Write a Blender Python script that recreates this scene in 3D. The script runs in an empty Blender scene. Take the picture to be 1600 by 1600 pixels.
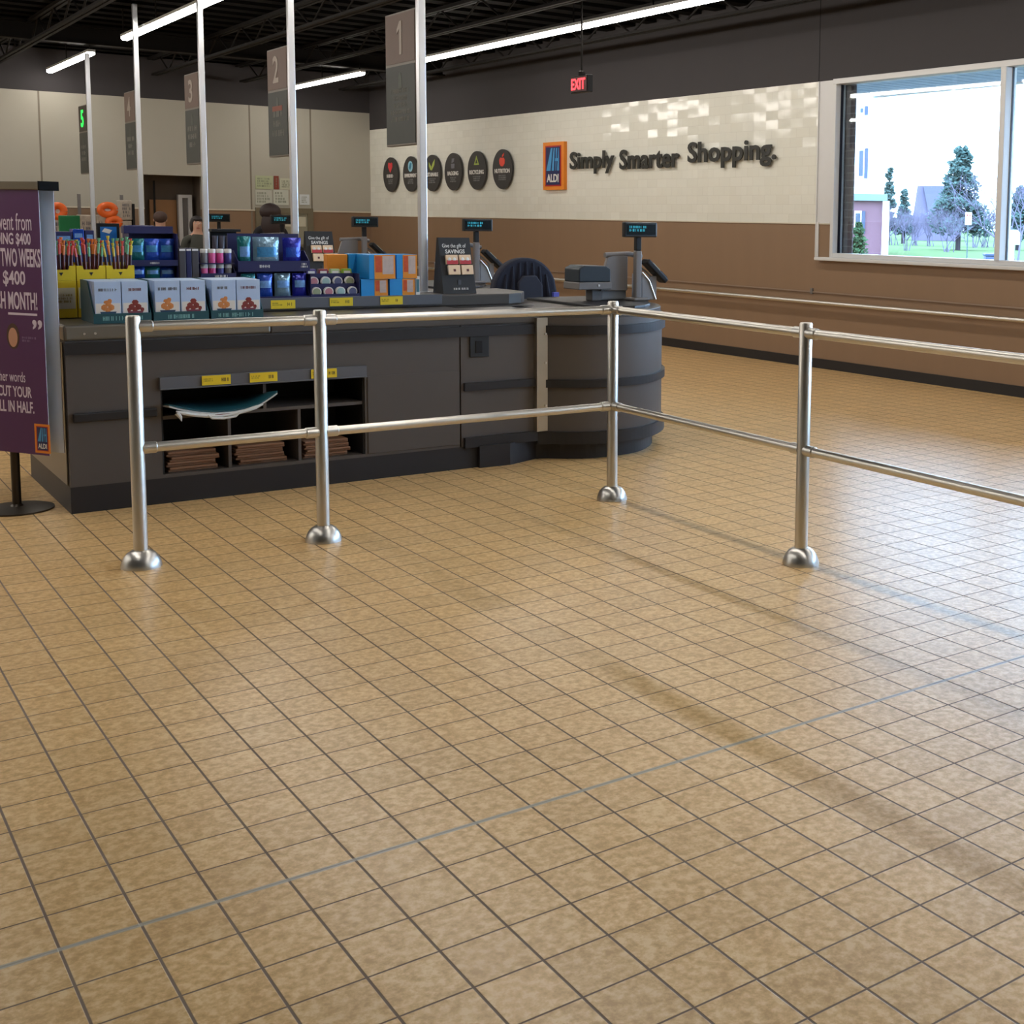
import bpy, bmesh, math, random
from mathutils import Vector, Matrix
random.seed(7)
S = bpy.context.scene
COL = S.collection
# ------------------------------------------------------------------ camera
CAM = Vector((-0.42869, -2.78830, 1.51559))
FW = Vector((0.613590, 0.782143, -0.108437)); RT = Vector((0.787791, -0.615720, 0.016598)); UP = Vector((0.053785, 0.095610, 0.993965))
FPX, CX, CY = 1977.02, 1157.5, 561.26
cd = bpy.data.cameras.new('camera'); co = bpy.data.objects.new('camera', cd); COL.objects.link(co)
m = Matrix.Identity(4)
for i in range(3):
    m[i][0] = RT[i]; m[i][1] = UP[i]; m[i][2] = -FW[i]; m[i][3] = CAM[i]
co.matrix_world = m
cd.sensor_width = 36; cd.lens = FPX / 1600 * 36
cd.shift_x = (800 - CX) / 1600; cd.shift_y = (CY - 800) / 1600
cd.clip_start = 0.05; cd.clip_end = 500
S.camera = co
# ------------------------------------------------------------------ world, exposure
S.view_settings.view_transform = 'Standard'; S.view_settings.look = 'None'
S.view_settings.gamma = 1; S.view_settings.use_curve_mapping = False
S.view_settings.exposure = 0.2
SKY = (0.50, 0.70, 1.0); SKY_STRENGTH = 15.0
W = bpy.data.worlds.new('overcast_sky'); S.world = W; W.use_nodes = True
bg = W.node_tree.nodes['Background']; bg.inputs[0].default_value = (*SKY, 1); bg.inputs[1].default_value = SKY_STRENGTH
LED = 29.0
S.cycles.max_bounces = 8; S.cycles.diffuse_bounces = 4; S.cycles.transparent_max_bounces = 16
try: S.cycles.use_denoising = True
except Exception: pass

# ------------------------------------------------------------------ helpers
def ray(x, y): return FW + RT * ((x - CX) / FPX) - UP * ((y - CY) / FPX)
def ony(x, y, Y): d = ray(x, y); return CAM + d * ((Y - CAM.y) / d.y)
def onx(x, y, X): d = ray(x, y); return CAM + d * ((X - CAM.x) / d.x)
def onz(x, y, Z): d = ray(x, y); return CAM + d * ((Z - CAM.z) / d.z)
WA = math.radians(1.5)
W0 = Vector((8.28, 9.68, 0)); WD = Vector((-math.sin(WA), math.cos(WA), 0)); WN = Vector((-math.cos(WA), -math.sin(WA), 0))
def wl(x, y, off=0.0):
    d = ray(x, y); P = W0 + WN * off
    q = CAM + d * ((P - CAM).dot(WN) / d.dot(WN)); return (q - W0).dot(WD), q.z
WM = Matrix(((WD.x, WN.x, 0, W0.x), (WD.y, WN.y, 0, W0.y), (0, 0, 1, 0), (0, 0, 0, 1)))  # local (s, inward, z) to world

def lin(c):
    return tuple(((v / 255) / 12.92 if v / 255 <= 0.04045 else ((v / 255 + 0.055) / 1.055) ** 2.4) for v in c)
MATS = {}
def mat(name, rgb, rough=0.5, metal=0.0, var=0.06, scale=14.0, bump=0.0, bscale=60.0, spec=0.5, stretch=None, emit=None, estr=0.0):
    if name in MATS: return MATS[name]
    m = bpy.data.materials.new(name); m.use_nodes = True; nt = m.node_tree; b = nt.nodes['Principled BSDF']
    c = lin(rgb)
    b.inputs['Roughness'].default_value = rough; b.inputs['Metallic'].default_value = metal
    b.inputs['Specular IOR Level'].default_value = spec
    tc = nt.nodes.new('ShaderNodeTexCoord'); mp = nt.nodes.new('ShaderNodeMapping'); nt.links.new(tc.outputs['Object'], mp.inputs[0])
    if stretch: mp.inputs['Scale'].default_value = stretch
    nz = nt.nodes.new('ShaderNodeTexNoise'); nz.inputs['Scale'].default_value = scale; nz.inputs['Detail'].default_value = 4
    nt.links.new(mp.outputs[0], nz.inputs['Vector'])
    rp = nt.nodes.new('ShaderNodeMix'); rp.data_type = 'RGBA'
    rp.inputs[6].default_value = (*[v * (1 - var) for v in c], 1); rp.inputs[7].default_value = (*[min(1, v * (1 + var)) for v in c], 1)
    nt.links.new(nz.outputs[0], rp.inputs[0]); nt.links.new(rp.outputs[2], b.inputs['Base Color'])
    if bump:
        n2 = nt.nodes.new('ShaderNodeTexNoise'); n2.inputs['Scale'].default_value = bscale
        nt.links.new(mp.outputs[0], n2.inputs['Vector'])
        bp = nt.nodes.new('ShaderNodeBump'); bp.inputs['Strength'].default_value = bump; bp.inputs['Distance'].default_value = 0.01
        nt.links.new(n2.outputs[0], bp.inputs['Height']); nt.links.new(bp.outputs[0], b.inputs['Normal'])
    if emit:
        b.inputs['Emission Color'].default_value = (*lin(emit), 1); b.inputs['Emission Strength'].default_value = estr
    MATS[name] = m; return m

ORI = {}
class MB:
    def __init__(s, T=None): s.v = []; s.f = []; s.mi = []; s.T = T; s.m = 0
    def add(s, vs, fs):
        n = len(s.v)
        for p in vs:
            p = Vector(p); s.v.append(s.T @ p if s.T else p)
        for f in fs: s.f.append([n + i for i in f]); s.mi.append(s.m)
    def box(s, x0, x1, y0, y1, z0, z1):
        s.add([(x0,y0,z0),(x1,y0,z0),(x1,y1,z0),(x0,y1,z0),(x0,y0,z1),(x1,y0,z1),(x1,y1,z1),(x0,y1,z1)],
              [(0,3,2,1),(4,5,6,7),(0,1,5,4),(1,2,6,5),(2,3,7,6),(3,0,4,7)]); return s
    def prism(s, pts, z0, z1):
        n = len(pts)
        s.add([(p[0],p[1],z0) for p in pts] + [(p[0],p[1],z1) for p in pts],
              [tuple(range(n))[::-1], tuple(range(n, 2*n))] + [(i,(i+1)%n,n+(i+1)%n,n+i) for i in range(n)]); return s
    def plate(s, pts, y0, y1):   # outline in x,z, thickness along y
        n = len(pts)
        s.add([(p[0],y0,p[1]) for p in pts] + [(p[0],y1,p[1]) for p in pts],
              [tuple(range(n)), tuple(range(n, 2*n))[::-1]] + [(i,n+i,n+(i+1)%n,(i+1)%n) for i in range(n)]); return s
    def tube(s, pts, r, seg=16, cap=True):
        pts = [Vector(p) for p in pts]; rr = r if isinstance(r, (list, tuple)) else [r] * len(pts)
        vs = []; fs = []; prev = None
        for i, p in enumerate(pts):
            t = (pts[min(i+1, len(pts)-1)] - pts[max(i-1, 0)]).normalized()
            if prev is None:
                a = Vector((0,0,1)) if abs(t.z) < 0.9 else Vector((1,0,0)); u = t.cross(a).normalized()
            else: u = (prev - t * prev.dot(t)).normalized()
            prev = u; w = t.cross(u)
            for k in range(seg):
                an = 2*math.pi*k/seg; vs.append(p + (u*math.cos(an) + w*math.sin(an)) * rr[i])
        for i in range(len(pts)-1):
            for k in range(seg):
                a = i*seg+k; b = i*seg+(k+1)%seg; fs.append((a,b,b+seg,a+seg))
        if cap: fs.append(tuple(range(seg))[::-1]); fs.append(tuple(range((len(pts)-1)*seg, len(pts)*seg)))
        s.add(vs, fs); return s
    def lathe(s, c, prof, seg=24, sx=1, sy=1):
        vs = []; fs = []
        for r, z in prof:
            for k in range(seg):
                an = 2*math.pi*k/seg; vs.append((c[0]+r*sx*math.cos(an), c[1]+r*sy*math.sin(an), c[2]+z))
        n = len(prof)
        for i in range(n-1):
            for k in range(seg):
                a = i*seg+k; b = i*seg+(k+1)%seg; fs.append((a,b,b+seg,a+seg))
        fs.append(tuple(range(seg))[::-1]); fs.append(tuple(range((n-1)*seg, n*seg)))
        s.add(vs, fs); return s
    def build(s, name, mats, parent=None, bevel=0.0, smooth=False):
        if not isinstance(mats, (list, tuple)): mats = [mats]
        o0 = ORI.get(parent.name, Vector((0,0,0))) if parent else Vector((0,0,0))
        me = bpy.data.meshes.new(name); me.from_pydata([v - o0 for v in s.v], [], s.f)
        for mm in mats: me.materials.append(mm)
        for p, i in zip(me.polygons, s.mi): p.material_index = i; p.use_smooth = smooth
        bm = bmesh.new(); bm.from_mesh(me); bmesh.ops.recalc_face_normals(bm, faces=bm.faces); bm.to_mesh(me); bm.free()
        me.update()
        o = bpy.data.objects.new(name, me); COL.objects.link(o)
        if parent: o.parent = parent
        ORI[o.name] = o0
        if bevel:
            b = o.modifiers.new('bevel', 'BEVEL'); b.width = bevel; b.segments = 2; b.limit_method = 'ANGLE'; b.angle_limit = 0.6
        if smooth:
            try:
                me.set_sharp_from_angle(angle=math.radians(38))
            except Exception: pass
        return o
def thing(name, loc, label, cat, group=None):
    o = bpy.data.objects.new(name, None); COL.objects.link(o); o.location = loc; o.empty_display_size = 0.1
    ORI[o.name] = Vector(loc); return tag(o, label, cat, group)
def tag(o, label, cat, group=None):
    o['label'] = label; o['category'] = cat
    if group: o['group'] = group
    return o
def struct(o): o['kind'] = 'structure'; return o
KIDS = {}
def copy_tree(o, parent=None):
    c = o.copy(); COL.objects.link(c)
    if parent: c.parent = parent
    for ch in [x for x in bpy.data.objects if x.parent == o]: copy_tree(ch, c)
    return c
def dup(o, off, label, group=None):
    c = copy_tree(o); c.location = o.location + Vector(off); c['label'] = label
    if group: c['group'] = group
    return c

def text(s, O, ux, uz, w, h, m, parent, name='lettering', depth=0.002, bold=0.0):
    """raised lettering whose bounding box has its lower left at O, spans w along ux and h along uz"""
    cu = bpy.data.curves.new('t', 'FONT'); cu.body = s; cu.extrude = 0.5; cu.offset = bold; cu.resolution_u = 3
    to = bpy.data.objects.new('t', cu); COL.objects.link(to)
    me = bpy.data.meshes.new_from_object(to.evaluated_get(bpy.context.evaluated_depsgraph_get()))
    COL.objects.unlink(to); bpy.data.objects.remove(to)
    xs = [v.co.x for v in me.vertices]; ys = [v.co.y for v in me.vertices]
    x0, x1, y0, y1 = min(xs), max(xs), min(ys), max(ys)
    O = Vector(O); ux = Vector(ux).normalized(); uz = Vector(uz).normalized(); n = ux.cross(uz)
    o0 = ORI.get(parent.name, Vector((0,0,0))) if parent else Vector((0,0,0))
    for v in me.vertices:
        c = v.co.copy()
        v.co = O + ux * ((c.x-x0)/(x1-x0)*w) + uz * ((c.y-y0)/(y1-y0)*h) + n * ((c.z+0.5)*depth) - o0
    me.materials.clear(); me.materials.append(m); me.name = name
    o = bpy.data.objects.new(name, me); COL.objects.link(o)
    if parent: o.parent = parent
    ORI[o.name] = o0
    return o
def marks(O, ux, uz, w, h, rows, m, parent, name='small_print', depth=0.001, seed=1, fill=0.75, align='c'):
    """rows of lettering too small to read"""
    rnd = random.Random(seed); O = Vector(O); ux = Vector(ux).normalized(); uz = Vector(uz).normalized(); n = ux.cross(uz)
    b = MB(Matrix(((ux.x, -n.x, uz.x, O.x), (ux.y, -n.y, uz.y, O.y), (ux.z, -n.z, uz.z, O.z), (0,0,0,1))))
    rh = h / rows
    for r in range(rows):
        ww = w * rnd.uniform(0.6, 1.0); x = (w-ww)/2 if align == 'c' else 0; xe = x + ww; z0 = h - (r+1)*rh + rh*(1-fill)/2
        while x < xe - rh*0.15:
            l = rh * rnd.uniform(0.22, 0.42)
            st = rh * 0.12
            b.box(x, x+st, -depth, 0, z0, z0+rh*fill)
            if rnd.random() < 0.6: b.box(x, min(x+l, xe), -depth, 0, z0+rh*fill*rnd.choice([0, .4, .8]), z0+rh*fill*rnd.choice([0, .4, .8])+rh*.12+1e-4) if False else b.box(x, min(x+l, xe), -depth, 0, z0+rh*fill*0.42, z0+rh*fill*0.6)
            if rnd.random() < 0.5: b.box(x+l-st, x+l, -depth, 0, z0, z0+rh*fill)
            x += l + rh * (0.12 if rnd.random() < 0.8 else 0.4)
    return b.build(name, m, parent)

# ------------------------------------------------------------------ materials
steel = mat('brushed_steel', (206,202,194), 0.36, 1.0, 0.05, 40, stretch=(1,1,0.2))
steel2 = mat('polished_steel', (200,198,194), 0.34, 1.0, 0.04, 30)
tan = mat('tan_wall_panel', (134,108,84), 0.45, 0, 0.07, 6, stretch=(1,1,0.15))
cream = mat('cream_wall_paint', (172,168,155), 0.6, 0, 0.03, 3)
darkwall = mat('dark_brown_wall_paint', (55,52,54), 0.8, 0, 0.05, 5)
black = mat('black_plastic', (18,18,20), 0.55, spec=.3)
rubber = mat('black_rubber_bumper', (26,25,28), 0.45, 0, 0.1)
lam = mat('charcoal_brown_laminate', (81,74,69), 0.5, 0, 0.04, 9)
lam2 = mat('dark_counter_top', (74,70,66), 0.35, 0, 0.05, 20)
kick = mat('black_kick_board', (30,28,31), 0.5)
wframe = mat('white_window_frame', (205,205,205), 0.4, 0, 0.02)
whitem = mat('white_card', (222,220,216), 0.6, 0, 0.02)
greym = mat('grey_plastic', (112,108,106), 0.45)
signdark = mat('dark_slate_sign_face', (62,66,62), 0.5)
signtan = mat('taupe_sign_face', (118,98,88), 0.5)
signnum = mat('pale_number', (178,166,156), 0.5)
yellow = mat('yellow_card', (226,196,30), 0.55)
navy = mat('navy_card', (24,26,78), 0.5)
polem = mat('satin_aluminium_pole', (222,224,228), 0.30, 0.75, 0.02)
ink = mat('dark_ink', (40,38,36), 0.6)

# ------------------------------------------------------------------ floor
def floor_material():
    m = bpy.data.materials.new('quarry_tile_floor'); m.use_nodes = True; nt = m.node_tree; N = nt.nodes; L = nt.links
    b = N['Principled BSDF']; tc = N.new('ShaderNodeTexCoord'); sp = N.new('ShaderNodeSeparateXYZ'); L.new(tc.outputs['Object'], sp.inputs[0])
    def M(op, a, bb=None, c=None):
        n = N.new('ShaderNodeMath'); n.operation = op
        for i, v in enumerate((a, bb, c)):
            if v is None: continue
            if isinstance(v, (int, float)): n.inputs[i].default_value = v
            else: L.new(v, n.inputs[i])
        return n.outputs[0]
    T = 0.156
    fx = M('DIVIDE', sp.outputs[0], T); fy = M('DIVIDE', sp.outputs[1], T)
    def dist(f):   # distance to the nearest grout line, in metres
        fr = M('FRACT', M('ADD', f, 1000.5)); return M('MULTIPLY', M('ABSOLUTE', M('SUBTRACT', fr, 0.5)), T)
    dx = dist(fx); dy = dist(fy)
    gx = M('SUBTRACT', 1.0, M('SMOOTH_MIN', 1.0, M('DIVIDE', dx, 0.0040), 0.3)); gy = M('SUBTRACT', 1.0, M('SMOOTH_MIN', 1.0, M('DIVIDE', dy, 0.0036), 0.3))
    def sm(d, w):
        mr = N.new('ShaderNodeMapRange'); mr.interpolation_type = 'SMOOTHSTEP'; L.new(d, mr.inputs[0])
        mr.inputs[1].default_value = w*0.45; mr.inputs[2].default_value = w; mr.inputs[3].default_value = 1; mr.inputs[4].default_value = 0; return mr.outputs[0]
    gx = sm(dx, 0.0042); gy = sm(dy, 0.0034)
    g = M('MAXIMUM', gx, gy)
    # pale re-grouted joint along y = 0
    pale = M('MULTIPLY', sm(M('ABSOLUTE', sp.outputs[1]), 0.0105), 0.9)
    # tile colour
    cmb = N.new('ShaderNodeCombineXYZ'); L.new(M('FLOOR', fx), cmb.inputs[0]); L.new(M('FLOOR', fy), cmb.inputs[1])
    wn = N.new('ShaderNodeTexWhiteNoise'); L.new(cmb.outputs[0], wn.inputs[0])
    nz = N.new('ShaderNodeTexNoise'); nz.inputs['Scale'].default_value = 42; nz.inputs['Detail'].default_value = 5; nz.inputs['Roughness'].default_value = 0.65
    vadd = N.new('ShaderNodeVectorMath'); vadd.operation = 'ADD'; L.new(tc.outputs['Object'], vadd.inputs[0])
    vs = N.new('ShaderNodeVectorMath'); vs.operation = 'SCALE'; L.new(wn.outputs['Color'], vs.inputs[0]); vs.inputs['Scale'].default_value = 3.0
    L.new(vs.outputs[0], vadd.inputs[1]); L.new(vadd.outputs[0], nz.inputs['Vector'])
    cr = N.new('ShaderNodeValToRGB'); L.new(nz.outputs[0], cr.inputs[0])
    cr.color_ramp.elements[0].position = 0.36; cr.color_ramp.elements[0].color = (*lin((186,147,90)), 1)
    cr.color_ramp.elements[1].position = 0.62; cr.color_ramp.elements[1].color = (*lin((222,190,138)), 1)
    e = cr.color_ramp.elements.new(0.5); e.color = (*lin((208,169,112)), 1)
    big = N.new('ShaderNodeTexNoise'); big.inputs['Scale'].default_value = 0.9; big.inputs['Detail'].default_value = 3; L.new(tc.outputs['Object'], big.inputs['Vector'])
    tv = M('ADD', M('MULTIPLY', wn.outputs['Value'], 0.10), M('MULTIPLY', big.outputs[0], 0.16))
    hs = N.new('ShaderNodeHueSaturation'); L.new(cr.outputs[0], hs.inputs['Color']); L.new(M('ADD', tv, 0.87), hs.inputs['Value'])
    gn = N.new('ShaderNodeTexNoise'); gn.inputs['Scale'].default_value = 2.0; L.new(tc.outputs['Object'], gn.inputs['Vector'])
    gr = N.new('ShaderNodeMix'); gr.data_type = 'RGBA'; gr.inputs[6].default_value = (*lin((84,58,38)), 1); gr.inputs[7].default_value = (*lin((122,106,88)), 1)
    L.new(gn.outputs[0], gr.inputs[0])
    m1 = N.new('ShaderNodeMix'); m1.data_type = 'RGBA'; L.new(g, m1.inputs[0]); L.new(hs.outputs[0], m1.inputs[6]); L.new(gr.outputs[2], m1.inputs[7])
    m2 = N.new('ShaderNodeMix'); m2.data_type = 'RGBA'; L.new(pale, m2.inputs[0]); L.new(m1.outputs[2], m2.inputs[6]); m2.inputs[7].default_value = (*lin((158,154,142)), 1)
    L.new(m2.outputs[2], b.inputs['Base Color'])
    rn = N.new('ShaderNodeMapRange'); L.new(nz.outputs[0], rn.inputs[0]); rn.inputs[3].default_value = 0.27; rn.inputs[4].default_value = 0.37
    L.new(M('ADD', rn.outputs[0], M('MULTIPLY', g, 0.4)), b.inputs['Roughness'])
    hgt = M('ADD', M('MULTIPLY', g, -1.0), M('MULTIPLY', nz.outputs[0], 0.05))
    bp = N.new('ShaderNodeBump'); bp.inputs['Strength'].default_value = 0.35; bp.inputs['Distance'].default_value = 0.002; L.new(hgt, bp.inputs['Height']); L.new(bp.outputs[0], b.inputs['Normal'])
    b.inputs['Specular IOR Level'].default_value = 0.6
    return m
struct(MB().box(-9, 9.6, -8, 19.2, -0.1, 0).build('floor', floor_material()))

# ------------------------------------------------------------------ right wall with the big window
YB = 18.4
S0, S1 = -17.0, 8.75           # along the wall
zt = 2.955                      # top of white tile
sw = wl(1278, 230)[0]           # where the white tile ends
s_l = wl(1300, 250)[0]; z_sill = 1.16; z_head = 2.965
def whitetile_material():
    m = bpy.data.materials.new('white_glazed_wall_tile'); m.use_nodes = True; nt = m.node_tree; N = nt.nodes; L = nt.links; b = N['Principled BSDF']
    tc = N.new('ShaderNodeTexCoord'); sp = N.new('ShaderNodeSeparateXYZ'); L.new(tc.outputs['Object'], sp.inputs[0])
    cb = N.new('ShaderNodeCombineXYZ'); L.new(sp.outputs[1], cb.inputs[0]); L.new(sp.outputs[2], cb.inputs[1])
    br = N.new('ShaderNodeTexBrick'); L.new(cb.outputs[0], br.inputs['Vector']); br.inputs['Scale'].default_value = 1
    br.inputs['Brick Width'].default_value = 0.2; br.inputs['Row Height'].default_value = 0.1; br.inputs['Mortar Size'].default_value = 0.0025
    br.inputs['Color1'].default_value = (*lin((222,221,211)), 1); br.inputs['Color2'].default_value = (*lin((219,218,207)), 1); br.inputs['Mortar'].default_value = (*lin((211,209,199)), 1)
    L.new(br.outputs['Color'], b.inputs['Base Color'])
    b.inputs['Roughness'].default_value = 0.10
    nz = N.new('ShaderNodeTexNoise'); nz.inputs['Scale'].default_value = 4; L.new(tc.outputs['Object'], nz.inputs['Vector'])
    # each tile tilts a little
    fl = N.new('ShaderNodeVectorMath'); fl.operation = 'DIVIDE'; L.new(cb.outputs[0], fl.inputs[0]); fl.inputs[1].default_value = (0.2, 0.1, 1)
    ff = N.new('ShaderNodeVectorMath'); ff.operation = 'FLOOR'; L.new(fl.outputs[0], ff.inputs[0])
    wn = N.new('ShaderNodeTexWhiteNoise'); L.new(ff.outputs[0], wn.inputs[0])
    sb = N.new('ShaderNodeVectorMath'); sb.operation = 'SUBTRACT'; L.new(wn.outputs['Color'], sb.inputs[0]); sb.inputs[1].default_value = (.5,.5,.5)
    sc = N.new('ShaderNodeVectorMath'); sc.operation = 'SCALE'; L.new(sb.outputs[0], sc.inputs[0]); sc.inputs['Scale'].default_value = 0.09
    ge = N.new('ShaderNodeNewGeometry'); ad = N.new('ShaderNodeVectorMath'); ad.operation = 'ADD'; L.new(ge.outputs['Normal'], ad.inputs[0]); L.new(sc.outputs[0], ad.inputs[1])
    nm = N.new('ShaderNodeVectorMath'); nm.operation = 'NORMALIZE'; L.new(ad.outputs[0], nm.inputs[0])
    bp = N.new('ShaderNodeBump'); bp.inputs['Strength'].default_value = 0.3; bp.inputs['Distance'].default_value = 0.002
    L.new(br.outputs['Fac'], bp.inputs['Height']); bp.invert = True; L.new(nm.outputs[0], bp.inputs['Normal']); L.new(bp.outputs[0], b.inputs['Normal'])
    return m
wtile = whitetile_material()
def wallbox(s0, s1, o0, o1, z0, z1): return MB(WM).box(s0, s1, o0, o1, z0, z1)
w = MB(WM)
w.m = 0; w.box(s_l, S1, -0.12, 0, 0, 1.5); w.box(S0, s_l, -0.12, 0, 0, z_sill - 0.03)
w.m = 1; w.box(sw, S1, -0.12, 0.0, 1.5, zt)
w.m = 2; w.box(s_l, S1, -0.12, -0.0, zt, 3.9); w.box(S0, s_l, -0.12, 0, z_head, 3.9)
w.m = 3; w.box(s_l, sw, -0.12, -0.0, 1.5, zt)
struct(w.build('wall_right', [tan, wtile, darkwall, wframe]))
struct(wallbox(sw-0.012, sw, 0, 0.012, 1.16, zt).build('trim_1', wframe))
struct(wallbox(s_l+0.0, S1, 0, 0.010, 1.497, 1.509).build('trim_2', mat('cream_edge_trim', (205,196,176), 0.5)))
struct(wallbox(sw+0.004, sw+0.010, 0.0, 0.004, zt, 3.8).build('trim_3', black))
# baseboard
struct(wallbox(S0, S1, 0, 0.014, 0, 0.10).build('baseboard_right', rubber))
# window frame, mullions, sill, panes
glass = bpy.data.materials.new('window_glass'); glass.use_nodes = True
nt = glass.node_tree; nt.nodes.remove(nt.nodes['Principled BSDF']); out = nt.nodes['Material Output']
tr = nt.nodes.new('ShaderNodeBsdfTransparent'); tr.inputs[0].default_value = (0.93,0.97,0.98,1); gl = nt.nodes.new('ShaderNodeBsdfGlossy'); gl.inputs['Roughness'].default_value = 0.02
fr = nt.nodes.new('ShaderNodeFresnel'); fr.inputs[0].default_value = 1.35; mx = nt.nodes.new('ShaderNodeMixShader')
nt.links.new(fr.outputs[0], mx.inputs[0]); nt.links.new(tr.outputs[0], mx.inputs[1]); nt.links.new(gl.outputs[0], mx.inputs[2]); nt.links.new(mx.outputs[0], out.inputs[0])
s_m = wl(1565, 250)[0]
win = struct(thing('window_1', W0 + WD*(s_l) + Vector((0,0,z_sill)), 'x', 'window'))
del win['label']; del win['category']
f = MB(WM)
bays = [s_l, s_m, s_m-2.45, s_m-4.9, s_m-7.35, s_m-9.8, s_m-11.95]  # last bay lies out of view, added so the poles reflect blue daylight
f.box(bays[-1], s_l, -0.13, 0.012, z_head-0.055, z_head); f.box(bays[-1], s_l, -0.13, 0.004, z_sill, z_sill+0.045)
f.box(s_l-0.045, s_l, -0.13, 0.008, z_sill, z_head)
for b_ in bays[1:]: f.box(b_-0.03, b_+0.03, -0.13, 0.02, z_sill+0.045, z_head-0.055)
f.build('window_frame', wframe, win, bevel=0.004)
g = MB(WM); g.box(bays[-1], s_l, -0.10, -0.092, z_sill+0.03, z_head-0.04); g.build('pane', glass, win)
g = MB(WM); g.box(s_l-0.053, s_l-0.045, -0.092, -0.060, z_sill+0.045, z_head-0.055)
for b_ in bays[1:]: g.box(b_-0.036, b_-0.03, -0.092, -0.070, z_sill+0.045, z_head-0.055)
g.build('gasket', mat('black_gasket', (16,20,40), 0.5), win)
g = MB(WM); g.box(bays[-1], s_l+0.16, -0.05, 0.075, z_sill-0.035, z_sill); g.build('window_sill', wframe, win, bevel=0.008)
g = MB(WM); g.box(sw-0.05, sw-0.015, 0.0, 0.014, z_sill, 1.52).box(s_l+0.0, sw-0.05, 0.0, 0.010, 1.50, 1.52); g.build('jamb_cover', wframe, win, bevel=0.004)
# solid wall beyond the last bay
struct(wallbox(S0, bays[-1], -0.12, 0, z_sill-0.03, z_head).build('wall_right_end', cream))

# wall rail
r_ = thing('wall_bumper_rail', W0 + WN*0.06 + Vector((0,0,0.68)), 'long round steel cart rail fixed along the tan wall below the window', 'rail')
b = MB(WM); b.tube([(S0+0.3, 0.075, 0.69), (S1-0.4, 0.075, 0.69)], 0.022); b.build('rail', steel, r_, smooth=True)
for s in (-14.5, -12, -9.5, -7, -4.6, -2.4, -0.2, 2.0, 4.2, 6.4): MB(WM).box(s-0.02, s+0.02, 0.0, 0.075, 0.675, 0.705).build('bracket', steel, r_)
b = MB(WM); b.box(S0+0.3, S1-0.4, 0.0, 0.016, 0.785, 0.797); b.build('backing_strip', mat('taupe_strip', (140,120,104), 0.4), r_)
b = MB(WM); b.box(-2.50, -2.47, 0, 0.02, 0.77, 0.83); b.build('joint_cover', greym, r_)

# ------------------------------------------------------------------ back wall
w = MB(); w.m = 0
zb = 3.24
tz = 1.56
xr0 = ony(225, 300, YB).x; xr1 = ony(318, 300, YB).x; zr = ony(270, 274, YB).z   # recess
w.m = 0; w.box(-9, xr0, YB, YB+0.2, tz, zb); w.box(xr1, 8.4, YB, YB+0.2, tz, zb); w.box(xr0, xr1, YB, YB+0.2, zr, zb)
w.m = 1; w.box(-9, xr0, YB, YB+0.2, 0, tz); w.box(xr1, 8.4, YB, YB+0.2, 0, tz)
w.m = 2; w.box(-9, 8.4, YB, YB+0.2, zb, 3.9)
w.m = 3; w.box(xr0, xr1, YB+0.6, YB+0.7, 0, zr)
w.m = 3; w.box(xr0-0.05, xr0, YB+0.2, YB+0.7, 0, zr); w.box(xr1, xr1+0.05, YB+0.2, YB+0.7, 0, zr); w.box(xr0, xr1, YB+0.2, YB+0.7, zr, zr+0.05)
taupe = mat('taupe_recess_paint', (104,92,80), 0.7)
struct(w.build('wall_back', [cream, tan, darkwall, taupe]))
w = MB()
for px in (62, 390, 485):
    x = ony(px, 200, YB).x; w.box(x-0.012, x+0.012, YB-0.004, YB, 0.0, zb)
struct(w.build('trim_4', mat('grey_panel_joint', (120,112,98), 0.5)))
struct(MB().box(-9, xr0, YB-0.012, YB, tz-0.01, tz+0.012).box(xr1, 8.05, YB-0.012, YB, tz-0.01, tz+0.012).build('trim_5', MATS['cream_edge_trim']))
struct(MB().box(-9, xr0, YB-0.014, YB, 0, 0.1).box(xr1, 8.05, YB-0.014, YB, 0, 0.1).build('baseboard_back', rubber))
# door leaf and white doorframe inside the recess
d1 = struct(MB().box(ony(233,300,YB+.5).x, ony(275,300,YB+.5).x, YB+0.5, YB+0.56, 0, ony(250,312,YB+.5).z).build('door_1', mat('honey_tan_door', (150,108,66), 0.5)))
MB().box(ony(241,300,YB+.49).x-0.015, ony(241,300,YB+.49).x+0.015, YB+0.49, YB+0.5, 0, 2.0).build('door_gap', black, d1)
d2 = struct(MB().box(ony(278,300,YB+.4).x, ony(284,300,YB+.4).x, YB+0.38, YB+0.48, 0, ony(280,309,YB+.4).z).box(ony(293,300,YB+.4).x, ony(299,300,YB+.4).x, YB+0.38, YB+0.48, 0, ony(295,309,YB+.4).z).box(ony(278,300,YB+.4).x, ony(299,300,YB+.4).x, YB+0.38, YB+0.48, ony(280,309,YB+.4).z, ony(280,309,YB+.4).z+.05).build('door_2', wframe))
MB().box(ony(284,300,YB+.45).x, ony(293,300,YB+.45).x, YB+0.42, YB+0.45, 0, ony(280,309,YB+.4).z).build('door_leaf', greym, d2)
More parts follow.
